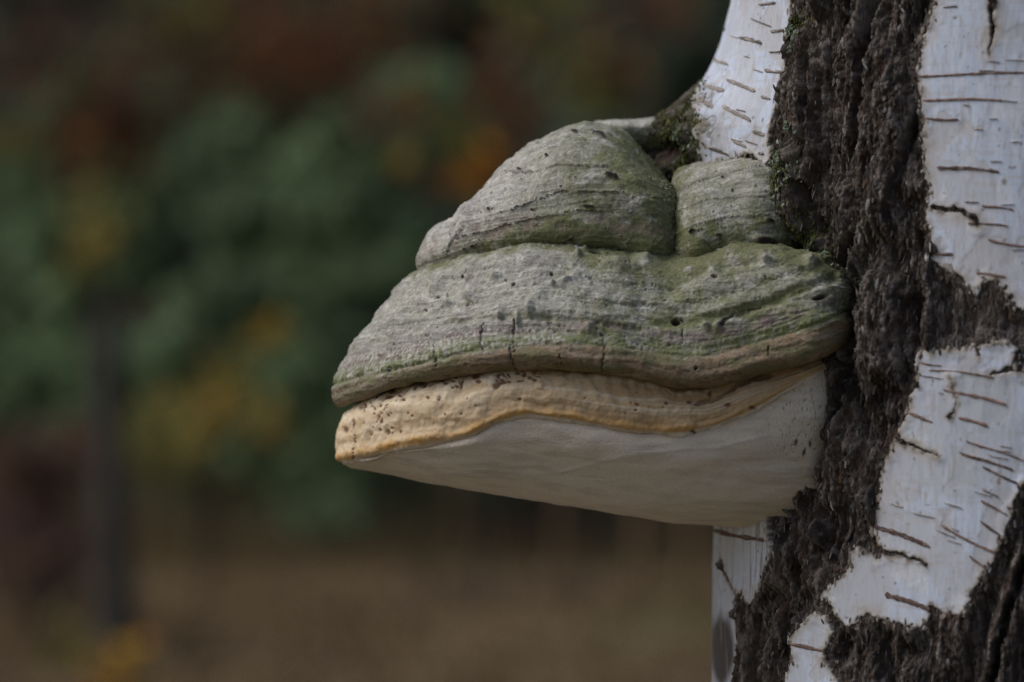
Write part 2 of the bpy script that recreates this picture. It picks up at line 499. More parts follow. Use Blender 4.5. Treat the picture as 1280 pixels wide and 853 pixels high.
# grimy weathered bark by the collar above the fungus, and the dark scar on the lower strip
grime = np.where(face_cam, ss(70, 14, np.hypot(PXg - 858, (PYg - 160) * .75)), 0)
wc = cmix(wc, (0.16, 0.145, 0.10), np.clip(grime * (0.55 + 1.2 * fbm(NX * 150, NY * 150 + 2, ZZ * 150, 4)), 0, 1))
cr = np.abs(fbm(NX * 75 + 21, NY * 75, ZZ * 60, 3))
wc = cmix(wc, (0.15, 0.14, 0.12), np.where(face_cam & (PYg < 230) & (PXg < 920), ss(0.035, 0.012, cr) * ss(930, 880, PXg) * 0.9, 0))
Hw = Hw - np.where(face_cam & (PYg < 230) & (PXg < 920), ss(0.04, 0.01, cr) * ss(930, 880, PXg) * 0.0007, 0)
scar = np.where(face_cam, ss(1.3, 0.75, np.hypot((PXg - 907) / 14, (PYg - 812) / 44) + 0.25 * edge), 0)
wc = cmix(wc, (0.075, 0.066, 0.066), scar)
strk = ss(0.20, 0.32, fbm(NX * 420 + 90, NY * 420, ZZ * 26, 3))
wc = cmix(wc, (0.25, 0.24, 0.22), np.where(face_cam & (PXg < 975) & (PYg > 640), 0.75 * strk, 0))

rag = Msd + 0.0022 * fbm(NX * 420 + 3, NY * 420, ZZ * 420, 3)
wc = cmix(wc, (0.40, 0.365, 0.325), 0.8 * ss(0.0022, 0.0004, rag))
wc = cmix(wc, (0.17, 0.145, 0.125), 0.85 * ss(0.0008, -0.0002, rag))
wc = cmix(wc, (0.09, 0.07, 0.055), ss(0.0002, -0.0003, Msd))
VW = surf_pt(TH, ZZ, Hw).reshape(-1, 3); CW = wc.reshape(-1, 3)
GF = grid_faces(*TH.shape, wrap=True)
okf = (Msd.ravel()[GF] > -0.0016).any(1)
lf = label.ravel()[GF[:, 0]]
sheet_labels = ['white bark strip between the dark band and the trunk edge above the fungus', 'smooth white bark sheet with long thin lenticels', 'white bark sheet with torn lower edge and many slanting lenticels',
                'small torn white bark patch within dark bark', 'narrow streaked white bark strip below the fungus', None]
sheets = []
for k in range(len(SHEETS) + 1):
    f = GF[okf & (lf == k)]
    if not len(f):
        sheets.append(None); continue
    v, c, f = compact(VW, CW, f)
    o = mesh_obj('white_bark', v, f, M_white, birch, c)
    if sheet_labels[k]:
        o['label'] = sheet_labels[k]
    sheets.append(o)

# ------------------------------------------------------------------ lenticels, each a raised sliver of cork
LENT = {0: [(952, 6, 975, 4, 4), (966, 40, 989, 37, 5), (928, 47, 958, 54, 6), (965, 66, 984, 64, 3), (959, 88, 983, 91, 5), (890, 33, 911, 36, 5), (888, 55, 898, 57, 4), (886, 70, 917, 82, 5),
            (912, 100, 950, 114, 6), (884, 106, 911, 114, 6), (955, 121, 968, 124, 5), (870, 119, 898, 135, 8), (907, 132, 944, 152, 6), (944, 165, 966, 170, 6), (918, 174, 941, 187, 6), (881, 179, 918, 196, 6), (952, 192, 960, 193, 5)],
        1: [(1149, 95, 1290, 92, 4), (1154, 125, 1256, 126, 4), (1155, 149, 1201, 150, 4), (1172, 209, 1251, 215, 5), (1227, 257, 1269, 263, 4), (1235, 300, 1290, 311, 4), (1220, 342, 1259, 346, 5), (1168, 318, 1194, 318, 5), (1210, 279, 1262, 283, 3), (1180, 10, 1200, 9, 3)],
        2: [(1152, 454, 1180, 458, 4), (1162, 462, 1244, 471, 3), (1180, 486, 1260, 506, 5), (1136, 516, 1169, 528, 5), (1198, 522, 1237, 532, 6), (1208, 550, 1290, 580, 3), (1200, 565, 1269, 589, 4), (1228, 584, 1280, 607, 4), (1226, 625, 1263, 646, 4),
            (1225, 651, 1256, 672, 4), (1178, 657, 1246, 693, 5), (1094, 657, 1166, 683, 7), (1212, 694, 1236, 713, 4), (1108, 742, 1166, 762, 9), (1228, 611, 1250, 622, 3), (1150, 470, 1185, 474, 2)],
        3: [(992, 806, 1036, 813, 6)],
        4: [(895, 663, 962, 677, 7)]}
lrng = np.random.default_rng(5)
FAINT = {1: [], 2: [], 0: []}
for k, (xa, xb, ya, yb, sl, m) in {1: (1165, 1270, 5, 315, .03, 16), 2: (1110, 1255, 475, 750, .30, 22), 0: (912, 972, 5, 185, .30, 9)}.items():
    for _ in range(m):
        xx, yy, ll = lrng.uniform(xa, xb), lrng.uniform(ya, yb), lrng.uniform(6, 34)
        FAINT[k].append((xx, yy, xx + ll, yy + ll * sl * lrng.uniform(.6, 1.3), lrng.uniform(1.2, 2.6)))


def make_lenticel(x0, y0, x1, y1, w, parent, tone):
    n, m = max(14, int(np.hypot(x1 - x0, y1 - y0) / 1.6)), 7
    t = np.linspace(0, 1, n)
    cy = y0 + (y1 - y0) * t + 1.2 * np.sin(t * 5 + lrng.uniform(0, 6)) * min(1, abs(x1 - x0) / 80)
    cx = x0 + (x1 - x0) * t
    th, z = px_surf(cx, cy)
    th = np.convolve(np.pad(th, 3, 'edge'), np.ones(7) / 7, 'valid'); 
    hw = 0.5 * w * K * 1.16 * (np.clip(np.minimum(t, 1 - t) * n / 2.2, 0.15, 1) ** 0.5) * (1 + 0.95 * pn(t * n * .22, 3.1, lrng.uniform(0, 90)) + .3 * pn(t * n * .6, 8.1, 2.0))
    v = np.linspace(-1, 1, m)
    TT = th[:, None] + 0 * v; Zz = z[:, None] + hw[:, None] * v
    hh = 0.0006 + (0.0006 * (1 - v ** 2)[None, :] * (0.75 + 0.5 * pn(t[:, None] * n * .35, v * 1.3, 5.5)) - 0.0010 * (np.abs(v) > 0.95))
    base = 0.0010
    P = surf_pt(TT, Zz, base + hh)
    r = lrng.uniform(0.6, 1.6)
    c = np.zeros((n, m, 3), F) + np.array(tone, F) * r
    c = cmix(c, np.array(tone) * 2.4, ss(0.0, .4, pn(t[:, None] * n * .2 + 9, v * 1.0, lrng.uniform(0, 50))))
    c = cmix(c, np.array((.05, .04, .035)), 0.8 * ss(0.1, .45, pn(t[:, None] * n * .5 + 9, v * 2.0, lrng.uniform(0, 50))))
    return mesh_obj('lenticel', P, grid_faces(n, m), M_lent, parent, c)


def reparent_identity(o, parent):
    o.parent = parent; o.location = (0, 0, 0)


for k, ls in LENT.items():
    for (x0, y0, x1, y1, w) in ls:
        tone = (0.19, 0.17, 0.155) if k == 0 else (0.15, 0.105, 0.09)
        o = make_lenticel(x0, y0, x1, y1, w, birch, tone)
        reparent_identity(o, sheets[k])

gs = np.searchsorted
for k, ls in FAINT.items():
    for (x0, y0, x1, y1, w) in ls:
        th, z = px_surf([x0, x1], [y0, y1])
        if Msd[gs(zs, z), gs(ths, th)].min() > 0.0025:
            reparent_identity(make_lenticel(x0, y0, x1, y1, w, birch, (0.30, 0.265, 0.25)), sheets[k])

# ------------------------------------------------------------------ loose bark scales and lichen on the rough band
def flakes(n, gen, name, mat, size, colf, lift, tilt=0.5, seed=3, edge=False):
    r = np.random.default_rng(seed)
    px, py = gen(r, n)
    th, z = px_surf(px, py)
    si = np.clip(np.searchsorted(ths, th), 1, len(ths) - 1); zi = np.clip(np.searchsorted(zs, z), 1, len(zs) - 1)
    keep = np.abs(Msd[zi, si]) < (0.0022 if name == 'bark_scale' else 0.006) if edge else Msd[zi, si] < 0.0
    th, z, si, zi = th[keep], z[keep], si[keep], zi[keep]
    h = np.where(Msd[zi, si] > 0, Hw[zi, si], Htr[zi, si]) if edge else Htr[zi, si]
    n = len(th)
    c0 = surf_pt(th, z, h)
    nrm = np.stack([np.sin(th), -np.cos(th), 0 * th], -1); tan = np.stack([np.cos(th), np.sin(th), 0 * th], -1); up_ = np.zeros((n, 3)) + np.array((0, 0, 1.0))
    a = r.normal(0, 0.22, n)[:, None]
    U = tan * np.cos(a) + up_ * np.sin(a); Wv = -tan * np.sin(a) + up_ * np.cos(a)
    b = r.uniform(-tilt, tilt, n)[:, None]
    Wv = Wv * np.cos(b) + nrm * np.sin(b)
    b2 = r.uniform(-tilt, tilt, n)[:, None]
    U = U * np.cos(b2) + nrm * np.sin(b2)
    NN = np.cross(U, Wv)
    sx = r.uniform(*size[0], n)[:, None]; sy = r.uniform(*size[1], n)[:, None]
    ang = np.linspace(0, 2 * np.pi, 7)[:-1]
    V = []
    for t in ang:
        rr = r.uniform(0.6, 1.15, (n, 1))
        V.append(c0 + nrm * lift + U * np.cos(t) * sx * rr + Wv * np.sin(t) * sy * rr - NN * 0.3 * sx * rr)
    V.append(c0 + nrm * lift + NN * 0.12 * sx)
    V = np.stack(V, 1).reshape(-1, 3)
    i0 = np.arange(n)[:, None] * 7
    tri = np.array([(6, i, (i + 1) % 6) for i in range(6)]).reshape(1, -1)
    Fc = (i0 + tri).reshape(-1, 3)
    C = np.repeat(colf(r, n)[:, None], 7, 1)
    o = mesh_obj(name, V, Fc, mat, birch, C, smooth=False)
    o['kind'] = 'stuff'
    return o


def gen_band(r, n):
    py = r.uniform(-30, 890, n)
    c = np.interp(py, [-30, 100, 250, 340, 450, 560, 650, 740, 800, 890], [1080, 1070, 1060, 1090, 1090, 1050, 1025, 1000, 1000, 990])
    return c + r.uniform(-130, 130, n), py


def gen_right(r, n):
    a = r.uniform(0, 1, n) < 0.4
    return np.where(a, r.uniform(1160, 1285, n), r.uniform(1040, 1290, n)), np.where(a, r.uniform(330, 450, n), r.uniform(620, 890, n))


bark_cols = lambda r, n: np.array([(0.05, .04, .033), (.10, .088, .08), (.09, .05, .03), (.20, .19, .185), (.035, .028, .024)], F)[r.choice(5, n, p=[.33, .31, .08, .12, .16])] * r.uniform(.7, 1.2, (n, 1)).astype(F)
flakes(4200, gen_band, 'bark_scale', M_bark, ((.0003, .0010), (.0010, .0034)), bark_cols, .0003, 0.4, 3)
flakes(1000, gen_right, 'bark_scale', M_bark, ((.0003, .0011), (.0010, .0032)), bark_cols, .0002, 0.3, 4)
def gen_edges(r, n):
    P = []
    for sh in SHEETS:
        a = np.array(sh, float); b = np.roll(a, -1, 0)
        L = np.hypot(*(b - a).T)
        for p, q, l in zip(a, b, L):
            t = r.uniform(0, 1, int(l / 4.5))[:, None]
            P.append(p + (q - p) * t)
    P = np.concatenate(P) + r.normal(0, 3.0, (sum(len(p) for p in P), 2))
    P = P[(P[:, 0] > 880) & (P[:, 0] < 1290) & (P[:, 1] > -20) & (P[:, 1] < 870)]
    return P[:, 0], P[:, 1]


edge_cols = lambda r, n: np.array([(.48, .47, .47), (.30, .265, .23), (.17, .14, .115), (.07, .056, .046), (.40, .35, .29)], F)[r.choice(5, n, p=[.2, .22, .26, .2, .12])] * r.uniform(.75, 1.15, (n, 1)).astype(F)
flakes(0, gen_edges, 'bark_scale', M_bark, ((.0003, .0013), (.0005, .0024)), edge_cols, .0002, 0.3, 14, True)
lich_cols = lambda r, n: np.array([(0.15, .20, .14), (.21, .26, .195), (.10, .13, .07)], F)[r.choice(3, n)] * r.uniform(.7, 1.15, (n, 1)).astype(F)
moss_cols = lambda r, n: np.array([(0.075, .085, .022), (.11, .115, .035), (.05, .058, .02)], F)[r.choice(3, n)] * r.uniform(.7, 1.2, (n, 1)).astype(F)


def blobs(cs):
    def g(r, n):
        cs_ = np.array(cs, float)
        i = r.choice(len(cs_), n, p=cs_[:, 3] / cs_[:, 3].sum())
        return cs_[i, 0] + r.normal(0, 1, n) * cs_[i, 2], cs_[i, 1] + r.normal(0, 1, n) * cs_[i, 2] * 1.2
    return g


flakes(620, blobs([(968, 205, 8, 3), (986, 200, 7, 2), (962, 235, 8, 3), (998, 160, 4, 1), (960, 265, 8, 3), (980, 245, 8, 2), (975, 285, 8, 2), (1000, 215, 6, 1), (992, 38, 4, 2), (996, 60, 3, 1)]), 'lichen', M_lich, ((.0002, .0009), (.0003, .0011)), lich_cols, .0014, .8, 6)
flakes(90, blobs([(1024, 316, 5, 2), (1030, 330, 5, 1), (1075, 358, 4, 1)]), 'lichen', M_lich, ((.0004, .0012), (.0004, .0012)), lich_cols, .0014, .8, 7)
flakes(2200, blobs([(966, 255, 12, 4), (975, 290, 14, 3), (985, 215, 10, 2), (1005, 300, 14, 2), (994, 30, 6, 1)]), 'moss', M_lich, ((.0003, .0009), (.0004, .0014)), moss_cols, .0008, .9, 8)
flakes(1900, blobs([(852, 150, 9, 3), (838, 158, 8, 3), (864, 128, 8, 2), (822, 170, 8, 2), (862, 200, 8, 3), (845, 208, 8, 2), (876, 108, 6, 2), (812, 182, 5, 1)]), 'moss', M_lich, ((.0003, .0010), (.0004, .0014)), moss_cols, .0006, .9, 9)
flakes(420, blobs([(870, 120, 5, 2), (872, 150, 6, 3), (870, 180, 6, 3), (866, 205, 7, 3), (880, 108, 5, 2), (888, 112, 6, 1), (880, 200, 6, 1)]), 'moss', M_lich, ((.0003, .0010), (.0004, .0013)), moss_cols, .0004, .7, 17, True)
flakes(150, blobs([(866, 182, 6, 2), (840, 200, 5, 2), (812, 170, 4, 1), (858, 165, 7, 1)]), 'lichen', M_lich, ((.0004, .0012), (.0004, .0012)), lich_cols, .0010, .8, 10)

# ------------------------------------------------------------------ bracket fungus
Y0 = 0.035
NTF, NTB = 820, 150


def table(tb, xs):
    g = np.arange(tb[0][0] - 40, tb[-1][0] + 41, 1.0)
    a = np.array(tb, float)
    v = np.interp(g, a[:, 0], a[:, 1])
    k = np.exp(-0.5 * (np.arange(-24, 25) / 8.0) ** 2); k /= k.sum()
    sl0 = (v[42] - v[41]); sl1 = (v[-42] - v[-43])
    v[:40] = v[40] + (g[:40] - g[40]) * sl0; v[-40:] = v[-41] + (g[-40:] - g[-41]) * sl1
    v2 = np.convolve(np.pad(v, 24, 'edge'), k, 'valid')
    return np.interp(xs, g, v2)


def ring(tip, D, tb, xc=790, xr=1060, Dr=None, y0=Y0, rnd=False, e0=1010, er=0.030):
    Dr = D if Dr is None else Dr
    u = np.linspace(0, 1, NTF)
    ut = 0.62                                           # share of columns on the rounded nose
    ph = np.clip(u / ut, 0, 1) * np.pi / 2
    x = np.where(u < ut, tip + (xc - tip) * (1 - np.cos(ph)), xc + (xr - xc) * (u - ut) / (1 - ut))
    w = np.clip((x - xc) / max(xr - xc, 1), 0, 1); w = 1 - np.sqrt(np.maximum(1 - w * w, 0)) if rnd else w * w * (3 - 2 * w)
    dep = np.where(u < ut, D * np.sin(ph), mix(D, Dr, w))
    e = np.clip((x - e0) / max(xr - e0, 1), 0, 1)
    dep = dep - er * (1 - np.sqrt(np.maximum(1 - e * e, 0)))
    py = table(tb, x)
    fr = ray_at(x, py, y0 - dep)
    iu = np.linspace(0, 1, NTB + 1)[1:]
    bk = np.stack([np.interp(iu, u, fr[:, 0]), y0 + np.interp(iu, u, dep) * 0.95, np.interp(iu, u, fr[:, 2])], -1)
    return np.concatenate([fr[::-1], bk], 0)              # right end -> tip -> back


def loft(rings, step=0.00032):
    Rg = np.array(rings)
    ch = np.linalg.norm(np.diff(Rg, axis=0), axis=2)[:, 100:NTF].mean(1) + 1e-5
    kn = np.concatenate([[0], np.cumsum(ch)])
    nv = int(kn[-1] / step)
    Wm = spline_matrix(kn, np.linspace(0, kn[-1], nv))
    P = np.einsum('ij,jkl->ikl', Wm, Rg)
    return P, kn, np.linspace(0, kn[-1], nv)


def normals(P):
    du = np.gradient(P, axis=1); dv = np.gradient(P, axis=0)
    n = np.cross(du, dv)
    return n / (np.linalg.norm(n, axis=2, keepdims=True) + 1e-12)


fungus = thing('bracket_fungus', 'hoof shaped grey bracket fungus in stacked tiers with cream rim on the birch trunk', 'fungus', (0.10, 0.02, 1.10))
RIGHTX = 1060


def crust(name, rings, paint, seed, step=0.00032):
    P, kn, v = loft(rings, step)
    N = normals(P)
    front = np.arange(P.shape[1]) < NTF
    px, py = to_px(P)
    px = np.where(front[None, :], px, -999.0)
    disp, col = paint(P, N, px, py, v, kn)
    # keep displacement from folding where the back is coarse
    sm = np.where(front, 1.0, 0.3)[None, :]
    V = P + N * (disp * sm)[..., None]
    return mesh_obj(name, V, grid_faces(*P.shape[:2]), M_cap if 'cap' in name or 'lobe' in name else (M_rim if 'rim' in name else M_pore), fungus, col)


def spots(px, py, lst, soft=False, deep=False):
    """soft discs: (x, y, rx, ry, angle)"""
    o = np.zeros(px.shape, F)
    for (x, y, rx, ry, a) in lst:
        m = (np.abs(px - x) < 3 * max(rx, ry) + 4) & (np.abs(py - y) < 3 * max(rx, ry) + 4)
        X, Y = px[m] - x, py[m] - y
        c, s = math.cos(a), math.sin(a)
        u, w = (X * c + Y * s) / rx, (-X * s + Y * c) / ry
        q = np.hypot(u, w) * (1 + 0.55 * pn(X / max(rx, 2) * 0.9 + x, Y / max(ry, 2) * 0.9 + y, 0.5))
        k = np.exp(-1.1 * q * q) if soft else ss(1.2, 0.45, q)
        if deep:
            k = k * min(1.0, min(rx, ry) / 5.0)
        o[m] = np.maximum(o[m], k)
    return o


def lines(px, py, lst, jit):
    o = np.zeros(px.shape, F)
    for pts, w in lst:
        d, al = seg_dist(px + jit * 1.6, py + jit, pts)
        o = np.maximum(o, ss(w, w * 0.35, d) * (1 - 0.35 * al) * ss(-0.55, 0.15, jit + 1.2 * pn(px * .06, py * .06, w * 9.0)))
    return o


def base_crust(P, v, warp, seed):
    """zoned grey crust: colour and relief shared by the caps"""
    x, y, z = P[..., 0], P[..., 1], P[..., 2]
    big = fbm(x * 38 + seed, y * 38, z * 38, 3)
    med = fbm(x * 120 + seed, y * 120, z * 160, 4)
    fin = fbm(x * 520, y * 520 + seed, z * 620, 3)
    vv = v[:, None] + 0.0045 * warp
    zone = pn(vv * 330, seed + 0 * vv, x * 9) + 0.6 * pn(vv * 900, seed + 3 + 0 * vv, x * 14) + 0.5 * pn(vv * 1900, seed + 6 + 0 * vv, x * 22)
    disp = 0.0024 * big + 0.0009 * med + 0.00020 * fin + 0.00032 * zone
    strk = fbm(vv * 520, x * 38 + seed, y * 38, 4, 2.0, .6)
    disp = disp + 0.0003 * strk
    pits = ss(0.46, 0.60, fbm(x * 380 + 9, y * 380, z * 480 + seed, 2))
    disp = disp - 0.0006 * pits
    c = np.zeros(P.shape, F) + np.array((0.435, 0.43, 0.385), F)
    c = cmix(c, (0.32, 0.315, 0.29), ss(-0.05, 0.4, med))
    c = cmix(c, (0.60, 0.595, 0.55), 0.85 * ss(0.08, 0.42, fbm(x * 260, y * 260 + 4, z * 420 + seed, 3)))
    c = cmix(c, (0.21, 0.205, 0.20), 0.55 * ss(0.10, 0.5, zone))
    c = cmix(c, (0.22, 0.215, 0.20), 0.5 * ss(0.08, 0.55, strk)); c = cmix(c, (0.60, 0.60, 0.555), 0.5 * ss(-0.1, -0.55, strk))
    c = cmix(c, (0.26, 0.235, 0.245), 0.6 * ss(0.15, 0.45, fbm(x * 70 + 40, y * 70, z * 95 + seed, 3)))
    c = cmix(c, (0.17, 0.165, 0.14), 0.5 * ss(0.12, 0.45, -fin - .3 * med))
    c = cmix(c, (0.62, 0.62, 0.58), 0.5 * ss(0.18, 0.5, fin))
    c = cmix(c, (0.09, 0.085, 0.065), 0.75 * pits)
    return disp, c, big, med, fin, zone


def weather(P, c, amt, seed):
    """olive algae film; amt also carries painted shade on upper cap and lobe"""
    x, y, z = P[..., 0], P[..., 1], P[..., 2]
    a = amt * (1.0 + 1.2 * fbm(x * 150 + seed, y * 150, z * 150, 3))
    return cmix(c, (0.130, 0.142, 0.058), np.clip(a + amt * 0.7 * fbm(x * 700, y * 700 + seed, z * 700, 2), 0, 0.92))


HOLE_SHADE = (0.022, 0.016, 0.012)  # near-black painted inside the dents, standing in for the shade in them
# --- upper cap
UC = [
    ring(548, .040, [(548, 346), (600, 330), (660, 318), (720, 318), (770, 324), (840, 336), (870, 340)], 806, 856, .034, rnd=True),
    ring(524, .0495, [(524, 342), (545, 334), (600, 321), (660, 311), (720, 310), (770, 317), (840, 329), (870, 333)], 806, 854, .036, rnd=True),
    ring(519, .0545, [(519, 331), (545, 323), (600, 309), (660, 298), (720, 297), (770, 304), (840, 316), (870, 320)], 806, 852, .038, rnd=True),
    ring(523, .0560, [(523, 313), (560, 298), (600, 287), (660, 274), (720, 268), (800, 272), (840, 282), (870, 290)], 804, 850, .036, rnd=True),
    ring(541, .0545, [(541, 284), (580, 270), (600, 263), (660, 243), (720, 234), (780, 236), (820, 246), (860, 262)], 798, 849, .030, rnd=True),
    ring(572, .0480, [(572, 270), (600, 247), (660, 216), (720, 203), (770, 204), (810, 216), (835, 232), (856, 248)], 785, 848, .018, rnd=True),
    ring(600, .0380, [(600, 240), (660, 197), (720, 180), (765, 182), (795, 198), (820, 220), (846, 244)], 765, 842, .004, rnd=True),
    ring(640, .0230, [(640, 199), (690, 171), (720, 164), (755, 166), (785, 178), (808, 200), (836, 230)], 745, 834, .001, rnd=True),
    ring(668, .0100, [(668, 179), (700, 161), (735, 156), (762, 160), (785, 172), (806, 192), (830, 220)], 745, 828, .0008, rnd=True),
    ring(690, .0008, [(690, 166), (720, 156), (742, 153), (762, 156), (785, 167), (806, 186), (826, 212)], 748, 824, .0008, rnd=True),
]


def paint_upper(P, N, px, py, v, kn):
    w = fbm(P[..., 0] * 26, P[..., 1] * 26, P[..., 2] * 10, 3)
    disp, c, big, med, fin, zone = base_crust(P, v, w, 3.0)
    cre = table([(519, 338), (545, 331), (600, 318), (660, 308), (720, 307), (770, 314), (840, 326), (950, 330)], np.clip(px, 500, 960))
    d = cre - py
    gro, _ = seg_dist(px, py, [(805, 180), (826, 205), (838, 240), (842, 280), (848, 330)])
    alg = 0.85 * ss(60, 4, d) * ss(540, 700, px) + 0.8 * ss(56, 6, gro) + 0.58 * ss(600, 760, px) + 0.35 * ss(34, 0, d)  # algae, raised on the right half to paint in its shaded side too
    c = weather(P, c, alg, 4.0)
    c = cmix(c, (0.24, 0.185, 0.155), 0.55 * ss(8, 22, d) * ss(52, 30, d) * ss(-0.1, 0.3, med))
    jit = 3 * fin + 2 * med
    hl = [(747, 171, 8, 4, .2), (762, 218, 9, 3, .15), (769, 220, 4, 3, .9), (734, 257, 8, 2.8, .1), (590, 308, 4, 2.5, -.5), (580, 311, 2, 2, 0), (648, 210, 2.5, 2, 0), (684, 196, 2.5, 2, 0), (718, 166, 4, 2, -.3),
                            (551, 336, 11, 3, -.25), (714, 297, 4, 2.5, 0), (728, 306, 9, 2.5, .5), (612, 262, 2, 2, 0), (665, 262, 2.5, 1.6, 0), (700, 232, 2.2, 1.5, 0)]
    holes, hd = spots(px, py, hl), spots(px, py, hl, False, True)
    lin = lines(px, py, [([(580, 283), (564, 302), (555, 322)], 2.0), ([(598, 300), (588, 318)], 1.6), ([(634, 216), (670, 213), (700, 208), (760, 207)], 1.6), ([(640, 262), (700, 238), (780, 240)], 1.3), ([(560, 300), (640, 280), (720, 262), (830, 268)], 1.1),
                         ([(806, 170), (820, 200), (836, 232), (841, 280), (848, 330)], 5.0), ([(846, 300), (849, 330)], 3)], jit)
    disp = disp - 0.0022 * hd - 0.0010 * lin
    # nose and shoulder lumps on the outline
    disp = disp + 0.0016 * spots(px, py, [(553, 286, 26, 20, 0)], True) - 0.0018 * spots(px, py, [(584, 266, 12, 26, .4)], True)
    c = cmix(c, (0.10, 0.09, 0.06), 0.5 * lin); c = cmix(c, HOLE_SHADE, holes)
    return disp, c


crust('upper_cap', UC, paint_upper, 3)

# --- rear ridge that runs from the upper cap back to the trunk
yr = 0.062
RR = [
    ring(752, .004, [(752, 182), (790, 186), (850, 196)], 790, 858, .004, yr), ring(742, .013, [(742, 168), (790, 170), (850, 178)], 790, 858, .013, yr),
    ring(740, .015, [(740, 160), (790, 159), (850, 160)], 790, 858, .015, yr), ring(746, .009, [(746, 154), (790, 152), (825, 150), (850, 145)], 790, 858, .009, yr),
    ring(758, .001, [(758, 153), (800, 150), (825, 149), (850, 142)], 790, 858, .001, yr)]


def paint_ridge(P, N, px, py, v, kn):
    w = fbm(P[..., 0] * 26, P[..., 1] * 26, P[..., 2] * 10, 3)
    disp, c, big, med, fin, zone = base_crust(P, v, w, 51.0)
    return disp * .8, weather(P, c, 0.2 + 0.6 * ss(156, 172, py) + 0.5 * ss(800, 840, px), 54.0)


crust('rear_cap', RR, paint_ridge, 51)

# --- side lobe against the trunk
yl = 0.030
def lobe_ring(tip, D, tb, Dr):
    return ring(tip, 0.020, tb, 880, 1005, 0.020 + Dr - D, yl - D + 0.020, False, 940, .030)


LB = [
    lobe_ring(848, .050, [(848, 342), (880, 332), (920, 325), (960, 322), (1000, 322)], .052),
    lobe_ring(844, .0545, [(844, 331), (870, 321), (920, 314), (960, 311), (1000, 308)], .056),
    lobe_ring(841, .0565, [(841, 318), (870, 306), (920, 298), (960, 293), (1000, 286)], .057),
    lobe_ring(838, .0540, [(838, 290), (870, 276), (920, 266), (960, 262), (1000, 256)], .054),
    lobe_ring(837, .0470, [(837, 260), (870, 246), (920, 234), (960, 230), (1000, 226)], .048),
    lobe_ring(839, .0370, [(839, 232), (870, 222), (920, 210), (960, 203), (1000, 200)], .039),
    lobe_ring(846, .0240, [(846, 214), (870, 209), (920, 198), (960, 188), (1000, 185)], .026),
    lobe_ring(860, .0080, [(860, 206), (880, 204), (920, 192), (960, 180), (1000, 178)], .010),
]


def paint_lobe(P, N, px, py, v, kn):
    w = fbm(P[..., 0] * 30, P[..., 1] * 30, P[..., 2] * 10, 3)
    disp, c, big, med, fin, zone = base_crust(P, v, w, 9.0)
    disp *= 0.75
    cre = table([(838, 328), (870, 320), (920, 312), (960, 310), (1005, 306)], np.clip(px, 836, 1000))
    d = cre - py
    c = weather(P, c, 0.7 * ss(60, 4, d) + 0.4 * ss(880, 842, px) + 0.38, 14.0)  # algae; its raised level also paints the lobe's shaded side
    jit = 3 * fin
    arc = lines(px, py, [([(842, 268), (870, 256), (905, 246), (955, 246)], 2.2), ([(845, 292), (880, 278), (905, 272), (962, 268)], 2.0), ([(846, 240), (870, 228), (920, 214), (950, 208)], 1.6)], jit)
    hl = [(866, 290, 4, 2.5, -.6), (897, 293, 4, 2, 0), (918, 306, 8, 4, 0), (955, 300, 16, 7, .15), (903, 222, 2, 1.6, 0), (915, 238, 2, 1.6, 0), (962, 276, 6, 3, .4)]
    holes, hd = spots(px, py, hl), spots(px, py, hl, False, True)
    lin = lines(px, py, [([(866, 290), (878, 287)], 2), ([(900, 293), (899, 306)], 1.8), ([(880, 300), (892, 312)], 1.6), ([(847, 300), (849, 325)], 2.2)], jit)
    disp = disp - 0.0024 * hd - 0.0009 * lin - 0.0006 * arc
    c = cmix(c, (0.17, 0.165, 0.13), 0.6 * arc); c = cmix(c, (0.06, 0.05, 0.035), 0.85 * lin); c = cmix(c, HOLE_SHADE, holes)
    return disp, c


crust('side_lobe', LB, paint_lobe, 9)

# --- lower cap
c6 = [(419, 508), (440, 500), (490, 483), (520, 475), (580, 463), (640, 458), (700, 459), (750, 463), (800, 470), (850, 480), (890, 480), (940, 467), (990, 455), (1030, 443), (1060, 428)]
LC = [
    ring(575, .034, [(575, 318), (660, 300), (720, 298), (840, 312), (920, 300), (1060, 330)], 770, 1064, .066),
    ring(528, .0475, [(528, 341), (545, 334), (600, 321), (660, 309), (720, 307), (770, 313), (840, 326), (870, 320), (920, 310), (960, 311), (990, 320), (1020, 333), (1060, 350)], 780, 1066, .074),
    ring(517, .0545, [(517, 346), (545, 338), (600, 327), (660, 316), (720, 314), (770, 320), (840, 333), (870, 327), (920, 316), (960, 316), (990, 324), (1020, 336), (1060, 352)], 785, 1066, .078),
    ring(496, .0640, [(496, 370), (545, 356), (600, 347), (660, 338), (720, 337), (780, 342), (840, 350), (900, 344), (950, 338), (1000, 342), (1060, 360)], 790, 1066, .082),
    ring(462, .0740, [(462, 408), (545, 392), (600, 384), (660, 376), (720, 375), (780, 380), (840, 388), (900, 384), (950, 374), (1000, 371), (1060, 376)], 790, 1066, .086),
    ring(433, .0810, [(433, 446), (500, 434), (545, 427), (600, 418), (700, 414), (800, 422), (860, 430), (900, 427), (950, 415), (1000, 403), (1060, 390)], 790, 1066, .089),
    ring(417, .0850, [(417, 480), (440, 474), (500, 457), (560, 444), (640, 437), (700, 438), (800, 449), (860, 459), (900, 457), (950, 444), (1000, 430), (1060, 406)], 790, 1066, .0905),
    ring(416, .0850, [(416, 498), (440, 490), (500, 470), (560, 457), (640, 449), (700, 450), (800, 461), (860, 471), (900, 470), (950, 457), (1000, 444), (1060, 419)], 790, 1066, .0900),
    ring(422, .0815, c6, 790, 1066, .0870),
    ring(438, .0740, [(x, y + 2) for x, y in c6], 790, 1066, .0800),
    ring(480, .0560, [(x, y - 8) for x, y in c6], 790, 1066, .0700),
]


